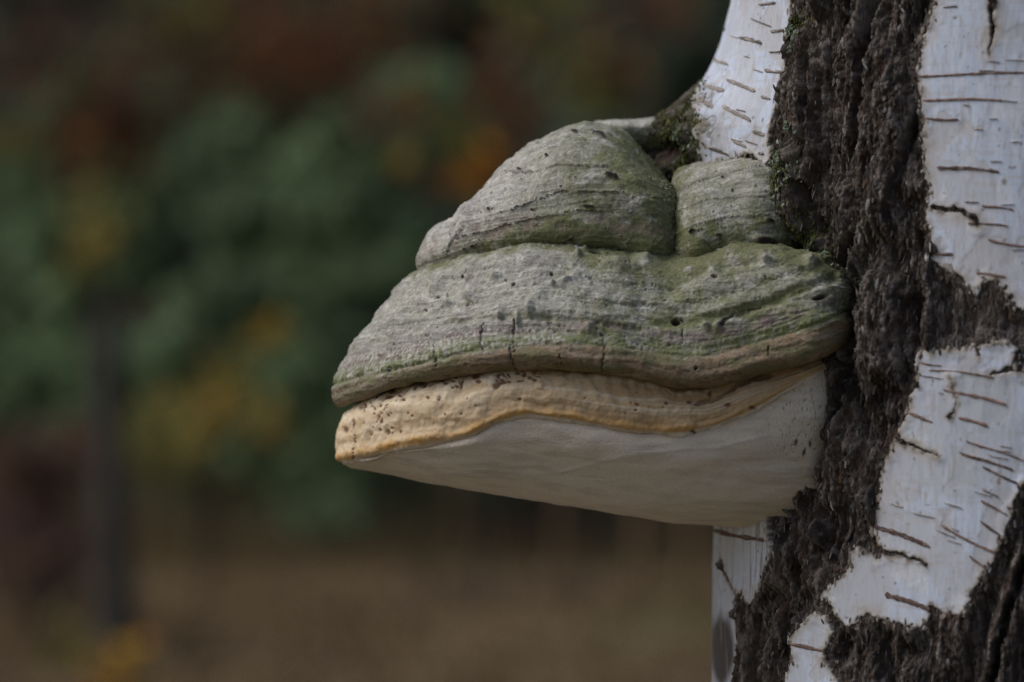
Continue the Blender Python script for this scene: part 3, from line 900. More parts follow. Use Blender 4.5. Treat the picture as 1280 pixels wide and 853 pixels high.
def paint_lower(P, N, px, py, v, kn):
    w = fbm(P[..., 0] * 22, P[..., 1] * 22, P[..., 2] * 10, 3)
    disp, c, big, med, fin, zone = base_crust(P, v, w, 21.0)
    x, y, z = P[..., 0], P[..., 1], P[..., 2]
    low = table(c6, np.clip(px, 417, 1058))
    d = low - py + 3 * fin
    cre = table([(519, 340), (545, 332), (600, 319), (660, 308), (720, 306), (770, 313), (840, 326), (870, 320), (920, 310), (960, 311), (1060, 340)], np.clip(px, 519, 1058))
    dc = py - cre
    band = ss(4, 12, d) * 0 + 1
    rimw = table([(417, 26), (520, 18), (640, 24), (760, 30), (860, 34), (950, 38), (1060, 40)], np.clip(px, 417, 1058))
    # algae in the hollow under the upper tier and on the right shelf
    alg = 0.9 * ss(42, 2, dc) * ss(690, 780, px) * ss(930, 850, px) + 0.42 * ss(660, 800, px) + 0.65 * ss(18, 2, dc) + 0.17
    ring1, _ = seg_dist(px + 6 * med, py, [(730, 415), (800, 408), (860, 404), (920, 395), (980, 372), (1040, 350)])
    ring2, _ = seg_dist(px + 6 * med, py, [(560, 404), (640, 398), (700, 400), (800, 412)])
    alg = alg + 0.5 * ss(10, 1, ring1) + 0.25 * ss(7, 1, ring2)
    c = weather(P, c, alg, 24.0)
    # fringe above the brown margin: purple-brown zone then green zone
    hm = d - rimw
    fr = pn(x * 900, z * 60, y * 900)
    c = cmix(c, (0.200, 0.155, 0.150), 0.85 * ss(12, 18, hm) * ss(36, 24, hm + 10 * med) * ss(-0.2, 0.25, fr + med))
    c = cmix(c, (0.155, 0.178, 0.075), 0.95 * ss(-4, 2, hm) * ss(24, 8, hm + 14 * med) * ss(-0.25, 0.3, fr + .8 * med + .1))
    brown = np.zeros_like(c) + np.array((0.235, 0.172, 0.112), F)
    brown = cmix(brown, (0.17, 0.135, 0.085), ss(-0.1, 0.35, fbm(x * 200, y * 200, z * 500, 3)))
    brown = cmix(brown, (0.29, 0.235, 0.175), 0.7 * ss(0.0, 0.4, fbm(x * 90, y * 90 + 7, z * 300, 3)))
    brown = cmix(brown, (0.25, 0.24, 0.18), 0.55 * ss(640, 470, px))
    brown = cmix(brown, (0.10, 0.075, 0.05), 0.7 * ss(0.05, 0.4, fbm(x * 300, y * 300 + 2, z * 1100, 3)))
    brown = cmix(brown, (0.15, 0.15, 0.075), 0.8 * ss(-0.1, 0.35, fbm(x * 70 + 9, y * 70, z * 200, 3)))
    t = ss(5, -5, hm + 5 * fr + 9 * med)
    c = c + (brown - c) * t[..., None]
    disp = disp * (1 - 0.40 * t) + 0.0006 * ss(3, -3, hm) - 0.0007 * np.exp(-((hm - 1) / 3.0) ** 2)
    # terraces that follow the margin
    for off, a in ((46, .0004), (62, .0006), (88, .0004), (112, .0005)):
        disp = disp + a * ss(-4, 4, (d - off) + 5 * med + 7 * big)
    disp = disp + 0.0007 * pn(d * 0.16 + 2 * big, 5.0 + 0 * d, x * 16)
    disp = disp - 0.0015 * ss(9, 1, ring1) * ss(760, 860, px) - 0.0007 * ss(5, 1, ring2)
    arcs = lines(px, py, [([(752, 334), (790, 348), (850, 350), (905, 338), (950, 322)], 1.5), ([(735, 350), (800, 364), (870, 362), (940, 344), (1000, 330)], 1.4), ([(700, 372), (790, 384), (870, 382), (950, 360), (1010, 342)], 1.6), ([(560, 352), (620, 340), (690, 336), (740, 346)], 1.2),
                          ([(520, 384), (600, 366), (680, 360), (740, 370)], 1.3), ([(480, 412), (560, 396), (650, 388)], 1.2), ([(450, 444), (520, 424), (600, 410), (700, 408)], 1.4), ([(780, 428), (860, 432), (930, 418), (1010, 390)], 1.4)], 2.5 * fin + 2 * med)
    disp = disp - 0.0005 * arcs
    c = cmix(c, (0.15, 0.15, 0.11), 0.55 * arcs)
    # folds on the right shelf
    fold = np.sin((dc * 0.17 + 3.0 * big + (px - 900) * 0.012)) * ss(740, 860, px) * ss(100, 70, dc) * ss(4, 16, dc)
    disp = disp + 0.0008 * fold
    warts = spots(px, py, [(663, 391, 5, 9, .1), (737, 410, 6, 7, 0), (893, 343, 9, 7, .2), (771, 334, 13, 9, .1), (805, 330, 13, 10, 0), (900, 408, 9, 6, -.3), (708, 354, 9, 5, -.3), (692, 358, 4, 3, 0), (722, 322, 4, 4, 0),
                            (730, 310, 5, 3, .4), (958, 328, 7, 8, 0), (882, 408, 6, 5, 0), (648, 402, 3, 8, 0), (620, 350, 6, 4, 0), (585, 372, 7, 4, .3), (560, 380, 5, 4, 0), (1010, 332, 8, 5, .3), (625, 398, 4, 6, .5), (545, 362, 7, 4, -.4)], True)
    disp = disp + 0.0027 * warts
    rr = np.random.default_rng(2)
    small = spots(px, py, [(a, b, s, s * .8, 0) for a, b, s in zip(rr.uniform(470, 760, 60), rr.uniform(330, 420, 60), rr.uniform(2, 4.5, 60))], True)
    disp = disp + 0.0006 * small
    c = cmix(c, (0.52, 0.51, 0.46), 0.3 * np.maximum(warts, small * .7))
    jit = 2.5 * fin + 2 * med
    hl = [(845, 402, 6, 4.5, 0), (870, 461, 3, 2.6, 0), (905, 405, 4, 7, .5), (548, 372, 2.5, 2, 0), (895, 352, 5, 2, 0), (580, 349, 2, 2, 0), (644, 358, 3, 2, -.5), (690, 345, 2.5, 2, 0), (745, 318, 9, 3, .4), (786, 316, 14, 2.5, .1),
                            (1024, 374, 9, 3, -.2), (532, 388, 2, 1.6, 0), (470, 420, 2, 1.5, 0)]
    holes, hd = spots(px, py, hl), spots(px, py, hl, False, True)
    lin = lines(px, py, [([(541, 424), (542, 440), (546, 458)], 2.0), ([(606, 406), (601, 428), (605, 440)], 1.6), ([(645, 402), (641, 424), (643, 440)], 2.2), ([(638, 436), (641, 452), (645, 460)], 2.0), ([(745, 406), (753, 422), (756, 440), (753, 462)], 2.4),
                         ([(853, 400), (854, 436)], 1.4), ([(484, 458), (482, 474)], 1.5), ([(700, 440), (702, 456)], 1.0), ([(960, 428), (962, 446)], 1.0), ([(905, 400), (930, 390), (950, 384)], 2.6)], jit * .9)
    disp = disp - 0.0024 * hd - 0.0010 * lin
    c = cmix(c, (0.055, 0.043, 0.032), 0.9 * lin); c = cmix(c, HOLE_SHADE, holes)
    return disp, c


crust('lower_cap', LC, paint_lower, 21)

# --- cream growth rim
d3 = [(424, 576), (440, 572), (470, 567), (488, 559), (540, 552), (580, 546), (605, 536), (620, 525), (640, 521), (660, 515), (680, 521), (700, 521), (750, 531), (800, 540), (850, 541), (900, 530), (940, 511), (975, 490), (1010, 470), (1040, 458)]
RM = [
    ring(462, .056, [(462, 505), (560, 462), (640, 450), (700, 452), (800, 462), (890, 472), (990, 452), (1040, 444)], 790, 1050, .066),
    ring(437, .0715, [(437, 512), (500, 484), (560, 466), (640, 456), (700, 457), (760, 461), (800, 467), (850, 477), (890, 478), (940, 466), (990, 456), (1040, 446)], 790, 1050, .075),
    ring(426, .0765, [(426, 528), (445, 516), (500, 497), (560, 480), (640, 467), (700, 468), (760, 473), (800, 480), (850, 488), (890, 488), (940, 475), (990, 462), (1040, 449)], 790, 1050, .0775),
    ring(420, .0795, [(420, 550), (450, 540), (500, 522), (560, 508), (620, 494), (660, 488), (700, 490), (750, 498), (800, 507), (850, 513), (900, 506), (950, 488), (1000, 466), (1040, 452)], 790, 1052, .079),
    ring(420, .0795, [(420, 566), (450, 557), (500, 541), (560, 530), (600, 520), (640, 507), (660, 503), (700, 507), (750, 515), (800, 524), (850, 528), (900, 519), (950, 498), (1000, 469), (1040, 455)], 790, 1052, .079),
    ring(424, .0780, d3, 790, 1052, .0785),
    ring(429, .0768, [(x, y + 4) for x, y in d3], 790, 1052, .0778),
    ring(448, .0680, [(x, y + 5) for x, y in d3], 790, 1052, .073),
]


def paint_rim(P, N, px, py, v, kn):
    x, y, z = P[..., 0], P[..., 1], P[..., 2]
    big = fbm(x * 60, y * 60, z * 60, 3); med = fbm(x * 170, y * 170, z * 170, 3); fin = fbm(x * 600, y * 600, z * 700, 3)
    lo = table(d3, np.clip(px, 424, 1040))
    low = table(c6, np.clip(px, 419, 1040))
    s = np.clip((py - low) / np.maximum(lo - low, 4), -0.2, 1.3)
    disp = 0.0016 * big + 0.0007 * med + 0.0002 * fin + 0.0011 * pn(s * 5 + 1.5 * big, 3.0 + 0 * s, x * 10)
    rad = pn(x * 330, 2.0 + 0 * x, y * 330)
    disp = disp + 0.0014 * rad * ss(0.5, 0.0, s)
    right = ss(560, 860, px)
    c = np.zeros(P.shape, F) + np.array((0.70, 0.575, 0.40), F)
    c = cmix(c, (0.78, 0.68, 0.52), ss(-0.1, .4, big + med * .6))
    c = cmix(c, (0.60, 0.43, 0.25), 0.55 * ss(0.05, 0.45, fbm(x * 90 + 4, y * 90, z * 260, 3)))
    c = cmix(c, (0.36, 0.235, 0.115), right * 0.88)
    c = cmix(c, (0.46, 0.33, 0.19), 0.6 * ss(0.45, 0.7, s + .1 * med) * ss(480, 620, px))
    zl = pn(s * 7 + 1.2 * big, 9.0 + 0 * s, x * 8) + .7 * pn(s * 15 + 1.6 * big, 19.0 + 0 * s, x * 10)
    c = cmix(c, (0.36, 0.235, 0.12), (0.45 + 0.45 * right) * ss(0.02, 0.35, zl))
    c = cmix(c, (0.70, 0.60, 0.46), 0.55 * right * ss(0.1, 0.35, pn(s * 9 + big * 2, 20.0 + 0 * s, x * 12)) * ss(.35, .0, s))
    # orange line at the margin of the pores, paler belt above it
    c = cmix(c, (0.70, 0.61, 0.48), 0.6 * ss(0.1, 0.4, -zl) * ss(0.9, 0.6, s))
    c = cmix(c, (0.56, 0.33, 0.11), (1 - 0.6 * ss(780, 920, px)) * (0.6 + 0.4 * ss(-.2, .35, big + .5 * med)) * ss(0.80, 0.93, s + .06 * med + .04 * big) * ss(1.06, 0.96, s))
    c = cmix(c, (0.48, 0.36, 0.22), 0.45 * ss(0.64, 0.72, s + .06 * med) * ss(0.86, 0.78, s))
    c = cmix(c, (0.62, 0.55, 0.47), ss(0.97, 1.05, s))
    # seam under the lower cap: brown crumbs
    c = cmix(c, (0.20, 0.105, 0.045), (0.45 + .4 * right) * ss(0.30, 0.0, s) * ss(-0.05, 0.35, med))
    r = np.random.default_rng(8)
    sp = [(570, 470, 4, 5, .3), (577, 480, 3, 8, .3), (596, 472, 7, 6, .7), (600, 479, 4, 3, .2), (622, 482, 4, 7, .7), (628, 479, 7, 3, -.2), (549, 500, 2.5, 2, 0), (535, 497, 2.5, 2, 0), (556, 518, 2, 2, 0), (585, 499, 2, 1.6, 0), (576, 518, 2, 1.6, 0), (649, 499, 3, 2.4, .3), (595, 508, 2, 1.6, 0),
          (430, 536, 5, 4, .5), (442, 530, 2, 8, .1), (474, 520, 3, 3, .8), (477, 527, 2, 4, .2), (484, 540, 2.5, 5, -.3), (475, 538, 2.2, 2.2, 0), (496, 470, 8, 5, -.4), (488, 488, 6, 4, -.3), (505, 500, 3, 2.4, .3), (441, 508, 5, 8, .5), (457, 510, 2.5, 4, .3), (486, 498, 7, 4, -.4),
          (797, 506, 4, 2.4, .2), (795, 513, 3, 2, .5), (862, 503, 4, 3, 0), (866, 540, 4, 3, .6), (910, 506, 5, 3, -.2), (833, 504, 3, 3, 0), (887, 492, 3, 4, 0), (940, 509, 4, 3, .2), (520, 487, 4, 3, -.4), (527, 480, 6, 4, -.5)]
    for i in range(52):
        sp.append((r.normal(472, 18), r.normal(512, 18), r.uniform(.9, 2.2), r.uniform(.9, 2.6), r.uniform(0, 3)))
    for i in range(26):
        xx = r.uniform(448, 700)
        sp.append((xx, float(np.interp(xx, *np.array(c6).T)) + r.uniform(6, 20), r.uniform(2, 6), r.uniform(1, 3), r.uniform(-.6, .9)))
    for i in range(20):
        sp.append((442 + r.normal(0, .6), r.uniform(525, 575), 1.1, 1.6, 0))
    for i in range(16):
        sp.append((r.uniform(480, 1000), r.uniform(465, 530), r.uniform(.9, 2.2), r.uniform(.8, 1.6), r.uniform(0, 3)))
    sp = spots(px + 1.5 * fin, py + 1.5 * med, sp)
    crk, _ = seg_dist(px + 5 * med, py + 4 * fin, [(872, 506), (900, 496), (922, 480), (960, 468)])
    crk = ss(4.5, 1.5, crk)
    dimple = spots(px, py, [(601, 478, 9, 7, 0), (662, 470, 6, 10, 0), (700, 475, 10, 8, 0), (675, 482, 5, 5, 0)])
    disp = disp - 0.0004 * sp - 0.0008 * crk + 0.0009 * dimple + 0.0005 * ss(.10, .0, np.abs(s - .93 + .08 * big))
    c = cmix(c, (0.12, 0.046, 0.02), 0.88 * np.maximum(sp, 0.7 * crk))
    return disp, c


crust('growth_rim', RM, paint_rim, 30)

# --- pore surface
bot = [(430, 584), (480, 592), (540, 604), (620, 618), (700, 632), (780, 645), (850, 655), (900, 658), (950, 661), (1045, 664)]


def pr(f, off=0.0):
    xs = np.arange(430, 1046, 15.0)
    a, b = np.interp(xs, *np.array(d3).T), np.interp(xs, *np.array(bot).T)
    return list(zip(xs, a + (b - a) * f + off))


PR = [
    ring(447, .0680, pr(0, -6), 790, 1056, .0720), ring(435, .0745, pr(0, 0), 790, 1056, .0766), ring(431, .0765, pr(0, 7), 790, 1056, .0780), ring(428, .0750, pr(.22), 790, 1056, .0765), ring(431, .0685, pr(.46), 790, 1056, .0700),
    ring(433, .0580, pr(.72), 790, 1056, .0600), ring(437, .0430, pr(.92), 790, 1056, .0440), ring(444, .0240, pr(1.0), 790, 1056, .0240), ring(452, .0010, pr(.99), 790, 1056, .0010)]


def paint_pore(P, N, px, py, v, kn):
    x, y, z = P[..., 0], P[..., 1], P[..., 2]
    big = fbm(x * 30, y * 30, z * 50, 3); med = fbm(x * 60, y * 140, z * 260, 4); fin = fbm(x * 1100, y * 1100, z * 1100, 2)
    lo = table(d3, np.clip(px, 424, 1040))
    q = py - lo
    disp = 0.0013 * big + 0.00022 * med + 0.00012 * fin
    c = np.zeros(P.shape, F) + np.array((0.74, 0.685, 0.605), F)
    c = cmix(c, (0.66, 0.605, 0.535), ss(-.1, .4, med))
    c = cmix(c, (0.76, 0.715, 0.65), 0.7 * ss(0.1, .45, fbm(x * 40, y * 90 + 5, z * 330, 3)))
    c = cmix(c, (0.66, 0.60, 0.52), 0.8 * ss(-2, 6, q + 4 * big) * ss(26, 14, q + 8 * med))
    c = cmix(c, (0.46, 0.33, 0.19), (0.6 + .3 * ss(760, 900, px)) * ss(10 + 8 * ss(760, 900, px), -2, q + 8 * med))
    wl_, _ = seg_dist(px + 8 * med, py + 5 * big, [(436, 572), (500, 570), (545, 590), (600, 597), (700, 590), (760, 575), (850, 562), (900, 560), (960, 545)])
    wv = ss(4, 1, wl_)
    c = cmix(c, (0.66, 0.63, 0.59), 0.25 * wv); disp = disp + 0.0002 * wv
    c = cmix(c, (0.38, 0.33, 0.27), 0.3 * ss(0.15, .4, fbm(x * 25 + 9, y * 80, z * 300, 3)))
    pit = ss(0.25, 0.5, fin) * ss(930, 985, px) * ss(590, 560, py)
    c = cmix(c, (0.20, 0.14, 0.10), 0.6 * pit)
    sp = spots(px, py, [(867, 540, 4, 3, .6), (995, 553, 2, 5, .2), (1005, 566, 2.5, 6, .3), (1013, 556, 2, 5, -.1)])
    c = cmix(c, (0.07, 0.035, 0.02), .9 * sp)
    return disp - .0005 * pit, c


crust('pore_surface', PR, paint_pore, 40)

# ------------------------------------------------------------------ leaves and wood for the wood behind
def leaf_mesh(name, C, size, cols, parent, rng, aspect=0.6, down=0.0):
    n = len(C)
    a = rng.normal(size=(n, 3)); a[:, 2] -= down; a /= np.linalg.norm(a, axis=1)[:, None]
    b = np.cross(a, rng.normal(size=(n, 3))); b /= np.linalg.norm(b, axis=1)[:, None]
    s = (size * rng.uniform(0.6, 1.3, n))[:, None]
    w = s * aspect
    nn = np.cross(a, b) * s * 0.12
    V = np.stack([C - a * s, C + b * w + nn, C + a * s, C - b * w + nn], 1).reshape(-1, 3)
    f = np.arange(n * 4).reshape(n, 4)
    col = np.repeat(cols[:, None], 4, 1)
    return mesh_obj(name, V, f, M_leaf, parent, col, smooth=False)


def tube(pts, rad, sides=7):
    pts = np.asarray(pts, float); n = len(pts)
    t = np.gradient(pts, axis=0); t /= np.linalg.norm(t, axis=1)[:, None] + 1e-9
    ref = np.array((0.31, 0.92, 0.2)); u = np.cross(t, ref); u /= np.linalg.norm(u, axis=1)[:, None]; w = np.cross(t, u)
    an = np.linspace(0, 2 * np.pi, sides, endpoint=False)
    V = pts[:, None] + np.asarray(rad)[:, None, None] * (u[:, None] * np.cos(an)[None, :, None] + w[:, None] * np.sin(an)[None, :, None])
    return V.reshape(-1, 3), grid_faces(n, sides, wrap=True)


def join(parts):
    Vs, Fs, k = [], [], 0
    for V, f in parts:
        Vs.append(V); Fs.append(f + k); k += len(V)
    return np.concatenate(Vs), np.concatenate(Fs)


def palette(rng, n, cols, p=None, clump=None):
    c = np.array(cols, F)[rng.choice(len(cols), n, p=p)] * rng.uniform(0.7, 1.3, (n, 1)).astype(F)
    return c


def wood_obj(name, parts, parent, tone):
    V, f = join(parts)
    return mesh_obj(name, V, f, M_wood, parent, np.zeros((len(V), 3), F) + np.array(tone, F))


def bg_xy(px, dist):
    return (px - 640) * K * dist, dist + CAM[1]


def spruce(px, dist, h, w, n, cols, label, seed, group='evergreens behind the birch'):
    bushy = cols[0][1] > 0.2
    r = np.random.default_rng(seed)
    x, y = bg_xy(px, dist); gz = float(ground_z(x, y)) - 0.05
    t = thing('spruce_tree', label, 'tree', (x, y, gz), group)
    base = np.array((x, y, gz))
    V, f = tube(base + np.array([(0, 0, 0), (0.01, 0, h * .4), (0, 0.01, h * .8), (0, 0, h)]), [0.035 * h ** .8, .025 * h ** .8, .012 * h ** .8, .004])
    mesh_obj('trunk', V, f, M_wood, t, np.zeros((len(V), 3), F) + np.array((.05, .036, .028), F))
    nb = int(h * 26); C = []; limbs = []
    per = n // nb
    for i in range(nb):
        u = (i + r.uniform()) / nb; z = h * (0.03 + 0.95 * u); a = r.uniform(0, 2 * np.pi)
        L = w * (1 - u) ** (0.42 if bushy else 0.75) * r.uniform(0.65, 1.1) + 0.05
        tt = np.linspace(0, 1, 4)
        droop = -0.25 * L * tt ** 1.5 + 0.12 * L * tt ** 3
        pts = base + np.stack([np.cos(a) * L * tt, np.sin(a) * L * tt, z + droop], -1)
        limbs.append(tube(pts, 0.006 * h ** .5 * (1.1 - tt), 4))
        m = max(6, int(per * (0.4 + 1.4 * L / w)))
        q = r.uniform(0.12, 1, m) ** 0.7
        P = base + np.stack([np.cos(a) * L * q, np.sin(a) * L * q, z - 0.25 * L * q ** 1.5 + 0.12 * L * q ** 3], -1)
        P += np.stack([-np.sin(a) * np.ones(m), np.cos(a) * np.ones(m), 0 * q], -1) * (r.normal(0, .16, m) * L * (1.1 - q * .6))[:, None]
        P[:, 2] += r.normal(-0.02, 0.03 * h ** .4, m)
        C.append(P)
    C = np.concatenate(C)
    lim = wood_obj('limb', limbs, t, (.05, .036, .028)); lim['kind'] = 'stuff'
    leaf_mesh('crown', C, 0.115 * h ** .35, palette(r, len(C), cols), t, r, 0.42, 0.4)
    return t


TEAL = [(.20, .285, .15), (.22, .305, .175), (.17, .255, .135), (.235, .32, .195)]
DARK = [(.125, .172, .115), (.14, .19, .13), (.105, .145, .10), (.15, .19, .12)]
spruce(372, 18.5, 3.1, 1.15, 7000, TEAL, 'bushy blue green young spruce blurred in the middle of the clearing', 1)
spruce(455, 21.0, 3.6, 1.15, 6000, TEAL[:3], 'taller blue green spruce just behind the bushy young spruce', 2)
spruce(200, 20.5, 2.9, 0.95, 5500, TEAL[:3], 'narrow blue green young spruce beside the broken dark trunk', 3)
spruce(295, 22.5, 3.4, 1.2, 6000, TEAL[:3], 'blue green spruce filling the gap behind the golden leaved shrub', 8)
spruce(478, 17.0, 2.6, 0.85, 6000, TEAL, 'small pale blue green spruce standing in front of the other spruces', 10)
spruce(40, 24.0, 5.0, 1.6, 7000, DARK, 'dark green spruce behind the broken dark trunk', 4)
spruce(640, 25.0, 6.5, 1.9, 8000, DARK, 'tall dark spruce behind the copper leaved sapling', 5)
spruce(860, 23.0, 6.0, 1.8, 8000, DARK, 'tall dark spruce directly behind the birch trunk', 6)
spruce(535, 20.0, 3.0, 1.0, 6000, TEAL[:3], 'low blue green spruce nearest to the copper leaved sapling', 7)
spruce(110, 21.5, 3.3, 1.0, 5500, TEAL[:3], 'blue green spruce standing right behind the slender yellow sapling', 9)


def sapling(name, label, base_px, dist, clusters, cols, seed, leaf=0.045, stem=0.014, group=None, cat='sapling'):
    """clusters: (px, py, spread in px, leaves)"""
    r = np.random.default_rng(seed)
    x, y = bg_xy(base_px, dist); gz = float(ground_z(x, y)) - 0.03
    t = thing(name, label, cat, (x, y, gz), group)
    b = np.array((x, y, gz)); C, CL, st = [], [], []
    top = max(CAM[2] - (c[1] - 426.5) * K * dist for c in clusters)
    st.append(tube([b, b + (0.03, 0.02, (top - gz) * .4), b + (-.02, 0.03, (top - gz) * .75), b + (0, 0, top - gz)], [stem, stem * .8, stem * .5, stem * .2], 6))
    for c in clusters:
        px, py, sp, n = c[:4]
        dd = dist + r.uniform(-0.6, 0.6)
        P0 = ray_at(np.array(float(px)), np.array(float(py)), dd + CAM[1])
        s = sp * K * dist
        root = b + np.array((0, 0, max(0.1, (P0[2] - gz) * r.uniform(0.45, 0.8))))
        st.append(tube([root, mix(root, P0, .5) + (0, 0, .08), P0], [stem * .45, stem * .3, stem * .12], 5))
        Q = P0 + r.normal(size=(n, 3)) * np.array((s, s, s * .8)); Q[:, 2] = np.maximum(Q[:, 2], gz + 0.06)
        C.append(Q)
        cc = np.array(cols if len(c) < 5 else c[4]) * 1.8
        CL.append(palette(r, n, cc))
        m = min(14, n // 6)
        for k in range(m):
            st.append(tube([P0, mix(P0, Q[k], .6) + (0, 0, .02), Q[k]], [stem * .12, stem * .08, stem * .05], 4))
    w = wood_obj('stem', st, t, (.045, .034, .028))
    leaf_mesh('foliage', np.concatenate(C), leaf, np.concatenate(CL), t, r, 0.62)
    return t


RUST = [(.105, .045, .020), (.075, .034, .018), (.13, .062, .022), (.055, .030, .020)]
BROWN = [(.075, .045, .030), (.06, .04, .03), (.095, .055, .035)]
YELL = [(.30, .215, .045), (.22, .165, .045), (.17, .145, .05)]
OLIV = [(.10, .095, .025), (.075, .078, .024), (.13, .115, .03)]
ORAN = [(.46, .22, .02), (.36, .17, .02), (.25, .11, .02)]
sapling('beech_sapling', 'rust brown leaved beech branches hanging behind the blue green spruces', 250, 15.5,
        [(330, 40, 60, 300), (400, 80, 40, 260, RUST), (130, 170, 45, 330), (60, 60, 70, 320, BROWN), (200, 90, 50, 260, BROWN), (340, 85, 30, 160), (470, 10, 40, 160), (100, 102, 16, 50, OLIV), (18, 172, 18, 45, OLIV), (150, 115, 15, 30, BROWN), (240, 30, 40, 160, OLIV)], RUST, 21)
sapling('beech_sapling', 'copper leaved sapling with bright orange leaves beside the fungus cap', 600, 13.0,
        [(590, 222, 10, 34, ORAN), (620, 205, 18, 60, RUST + ORAN), (640, 140, 32, 80, RUST), (615, 70, 34, 40, RUST), (505, 205, 10, 22, YELL), (510, 122, 18, 46, OLIV + RUST), (570, 175, 20, 50, OLIV), (545, 235, 14, 26, BROWN), (650, 30, 40, 24, OLIV), (475, 140, 20, 40, BROWN)], RUST, 22)
sapling('beech_sapling', 'thin brown leaved sapling behind the top of the fungus', 760, 14.0,
        [(750, 70, 34, 70, RUST), (790, 18, 26, 60, BROWN), (840, 12, 26, 50, RUST), (700, 20, 40, 40, OLIV), (735, 120, 26, 40, OLIV)], RUST, 23)
sapling('yellow_sapling', 'slender yellow leaved sapling standing behind the broken dark trunk', 118, 13.5,
        [(122, 300, 16, 46), (96, 335, 14, 34, OLIV), (135, 275, 14, 26, OLIV), (110, 250, 18, 22, OLIV), (185, 395, 15, 28, BROWN)], YELL, 24)
sapling('yellow_sapling', 'low golden leaved shrub in front of the bushy young spruce', 255, 13.0,
        [(338, 421, 11, 38), (268, 512, 22, 80), (332, 530, 14, 46), (190, 530, 20, 64, OLIV + YELL), (180, 580, 22, 56, OLIV), (245, 560, 24, 46, OLIV), (300, 470, 20, 24, OLIV)], YELL, 25, cat='shrub')
sapling('bramble_bush', 'reddish brown bramble bush at the foot of the broken dark trunk', 60, 11.5,
        [(60, 600, 34, 150), (30, 660, 34, 150), (90, 690, 30, 120), (50, 740, 30, 120), (20, 580, 30, 100, BROWN), (100, 560, 26, 70, BROWN)], [(.075, .045, .040), (.06, .040, .036), (.09, .052, .038), (.045, .04, .028)], 26, cat='bush')
sapling('leafy_weed', 'pale yellow leaved weed low beside the base of the dark trunk', 120, 10.2,
        [(112, 800, 22, 70), (150, 838, 20, 60, ORAN + YELL), (90, 830, 20, 50, OLIV)], [(.13, .105, .035), (.10, .085, .035)], 27, 0.035, cat='weed')
sapling('dead_shrub', 'bare brown tangled shrub low behind the pore side of the fungus', 540, 17.0,
        [(500, 620, 26, 90), (560, 600, 26, 100), (620, 640, 30, 110), (680, 655, 30, 90), (780, 650, 30, 80), (450, 640, 26, 70, DARK)], [(.038, .028, .02), (.05, .034, .022), (.03, .026, .018)], 28, 0.05, cat='shrub')

# broken dark trunk
x, y = bg_xy(132, 10.3)
snag = thing('broken_trunk', 'dark broken tree trunk standing upright among the brambles', 'dead trunk', (x, y, float(ground_z(x, y)) - .05))
r = np.random.default_rng(31)
zz = np.linspace(-0.05, 1.32, 40); an = np.linspace(0, 2 * np.pi, 28, endpoint=False)
AA, Z2 = np.meshgrid(an, zz)
rad = 0.062 - 0.010 * Z2 + 0.06 * np.exp(-np.maximum(Z2, 0) / .12) + 0.012 * pn(np.cos(AA) * 2, np.sin(AA) * 2, Z2 * 2) + 0.006 * pn(AA * 3, Z2 * 1.5, 4.0)
topz = 1.32 - 0.16 * ss(-.3, .4, pn(np.cos(AA) * 1.4, np.sin(AA) * 1.4, 9.0))
V = np.stack([x + 0.03 * (1.3 - Z2) + rad * np.cos(AA), y + rad * np.sin(AA), float(ground_z(x, y)) + np.minimum(Z2, topz)], -1)
V = np.concatenate([V.reshape(-1, 3), [[x, y, float(ground_z(x, y)) + 1.05]]])
f = grid_faces(40, 28, wrap=True)
last = 39 * 28
cap = np.array([(last + i, last + (i + 1) % 28, len(V) - 1, len(V) - 1) for i in range(28)])
me_f = np.concatenate([f])
mesh_obj('trunk', V, me_f, M_wood, snag, np.zeros((len(V), 3), F) + np.array((.050, .046, .040), F))
mesh_obj('broken_top', np.concatenate([V[last:last + 28], V[-1:]]), np.array([(i, (i + 1) % 28, 28) for i in range(28)]), M_wood, snag, np.zeros((29, 3), F) + np.array((.08, .055, .035), F))

# two thin bare stems against the brown ground
for (pxs, dist, hh, lab) in [(800, 12.5, 2.4, 'thin tan dry stalk standing behind the underside of the fungus'), (700, 15.0, 1.6, 'short thin dry stalk in the brown grass'), (862, 13.0, 1.5, 'thin dry stalk close behind the white edge of the birch trunk'), (570, 16.0, 1.3, 'dry stalk rising beside the bare tangled shrub')]:
    x, y = bg_xy(pxs, dist); gz = float(ground_z(x, y))
    st_ = thing('dry_stalk', lab, 'stalk', (x, y, gz))
    wood_obj('stem', [tube([(x, y, gz - .03), (x + .01, y, gz + hh * .35), (x - .005, y, gz + hh * .7), (x + .03, y, gz + hh)], [.030, .026, .02, .008], 7)], st_, (.15, .10, .055))

# dead grass and leaf litter
r = np.random.default_rng(41)
n = 26000
gd = r.uniform(0, 1, n) ** 0.8 * 24 + 3.5
gxp = r.uniform(-1, 1, n) * (0.30 * gd + 1.2); gyp = gd + CAM[1]
gzp = ground_z(gxp, gyp)
hgt = r.uniform(.06, .30, n) * (0.6 + 0.8 * ss(-.2, .3, pn(gxp * .6, gyp * .3, 2.2)))
ang = r.uniform(0, 2 * np.pi, n); lean = r.uniform(0.1, 0.7, n)
wv = np.stack([np.cos(ang), np.sin(ang), 0 * ang], -1) * 0.006
tip = np.stack([gxp + np.sin(ang) * lean * hgt, gyp - np.cos(ang) * lean * hgt, gzp + hgt], -1)
bs = np.stack([gxp, gyp, gzp - .01], -1)
V = np.stack([bs - wv, bs + wv, tip], 1).reshape(-1, 3)
gcol = palette(r, n, [(.24, .168, .08), (.20, .132, .066), (.16, .14, .056), (.27, .20, .105)], [.4, .3, .15, .15])
nt = 9000
td = r.uniform(15, 25, nt); tx = r.uniform(-1, 1, nt) * (0.2 * td + .6) ; ty = td + CAM[1]
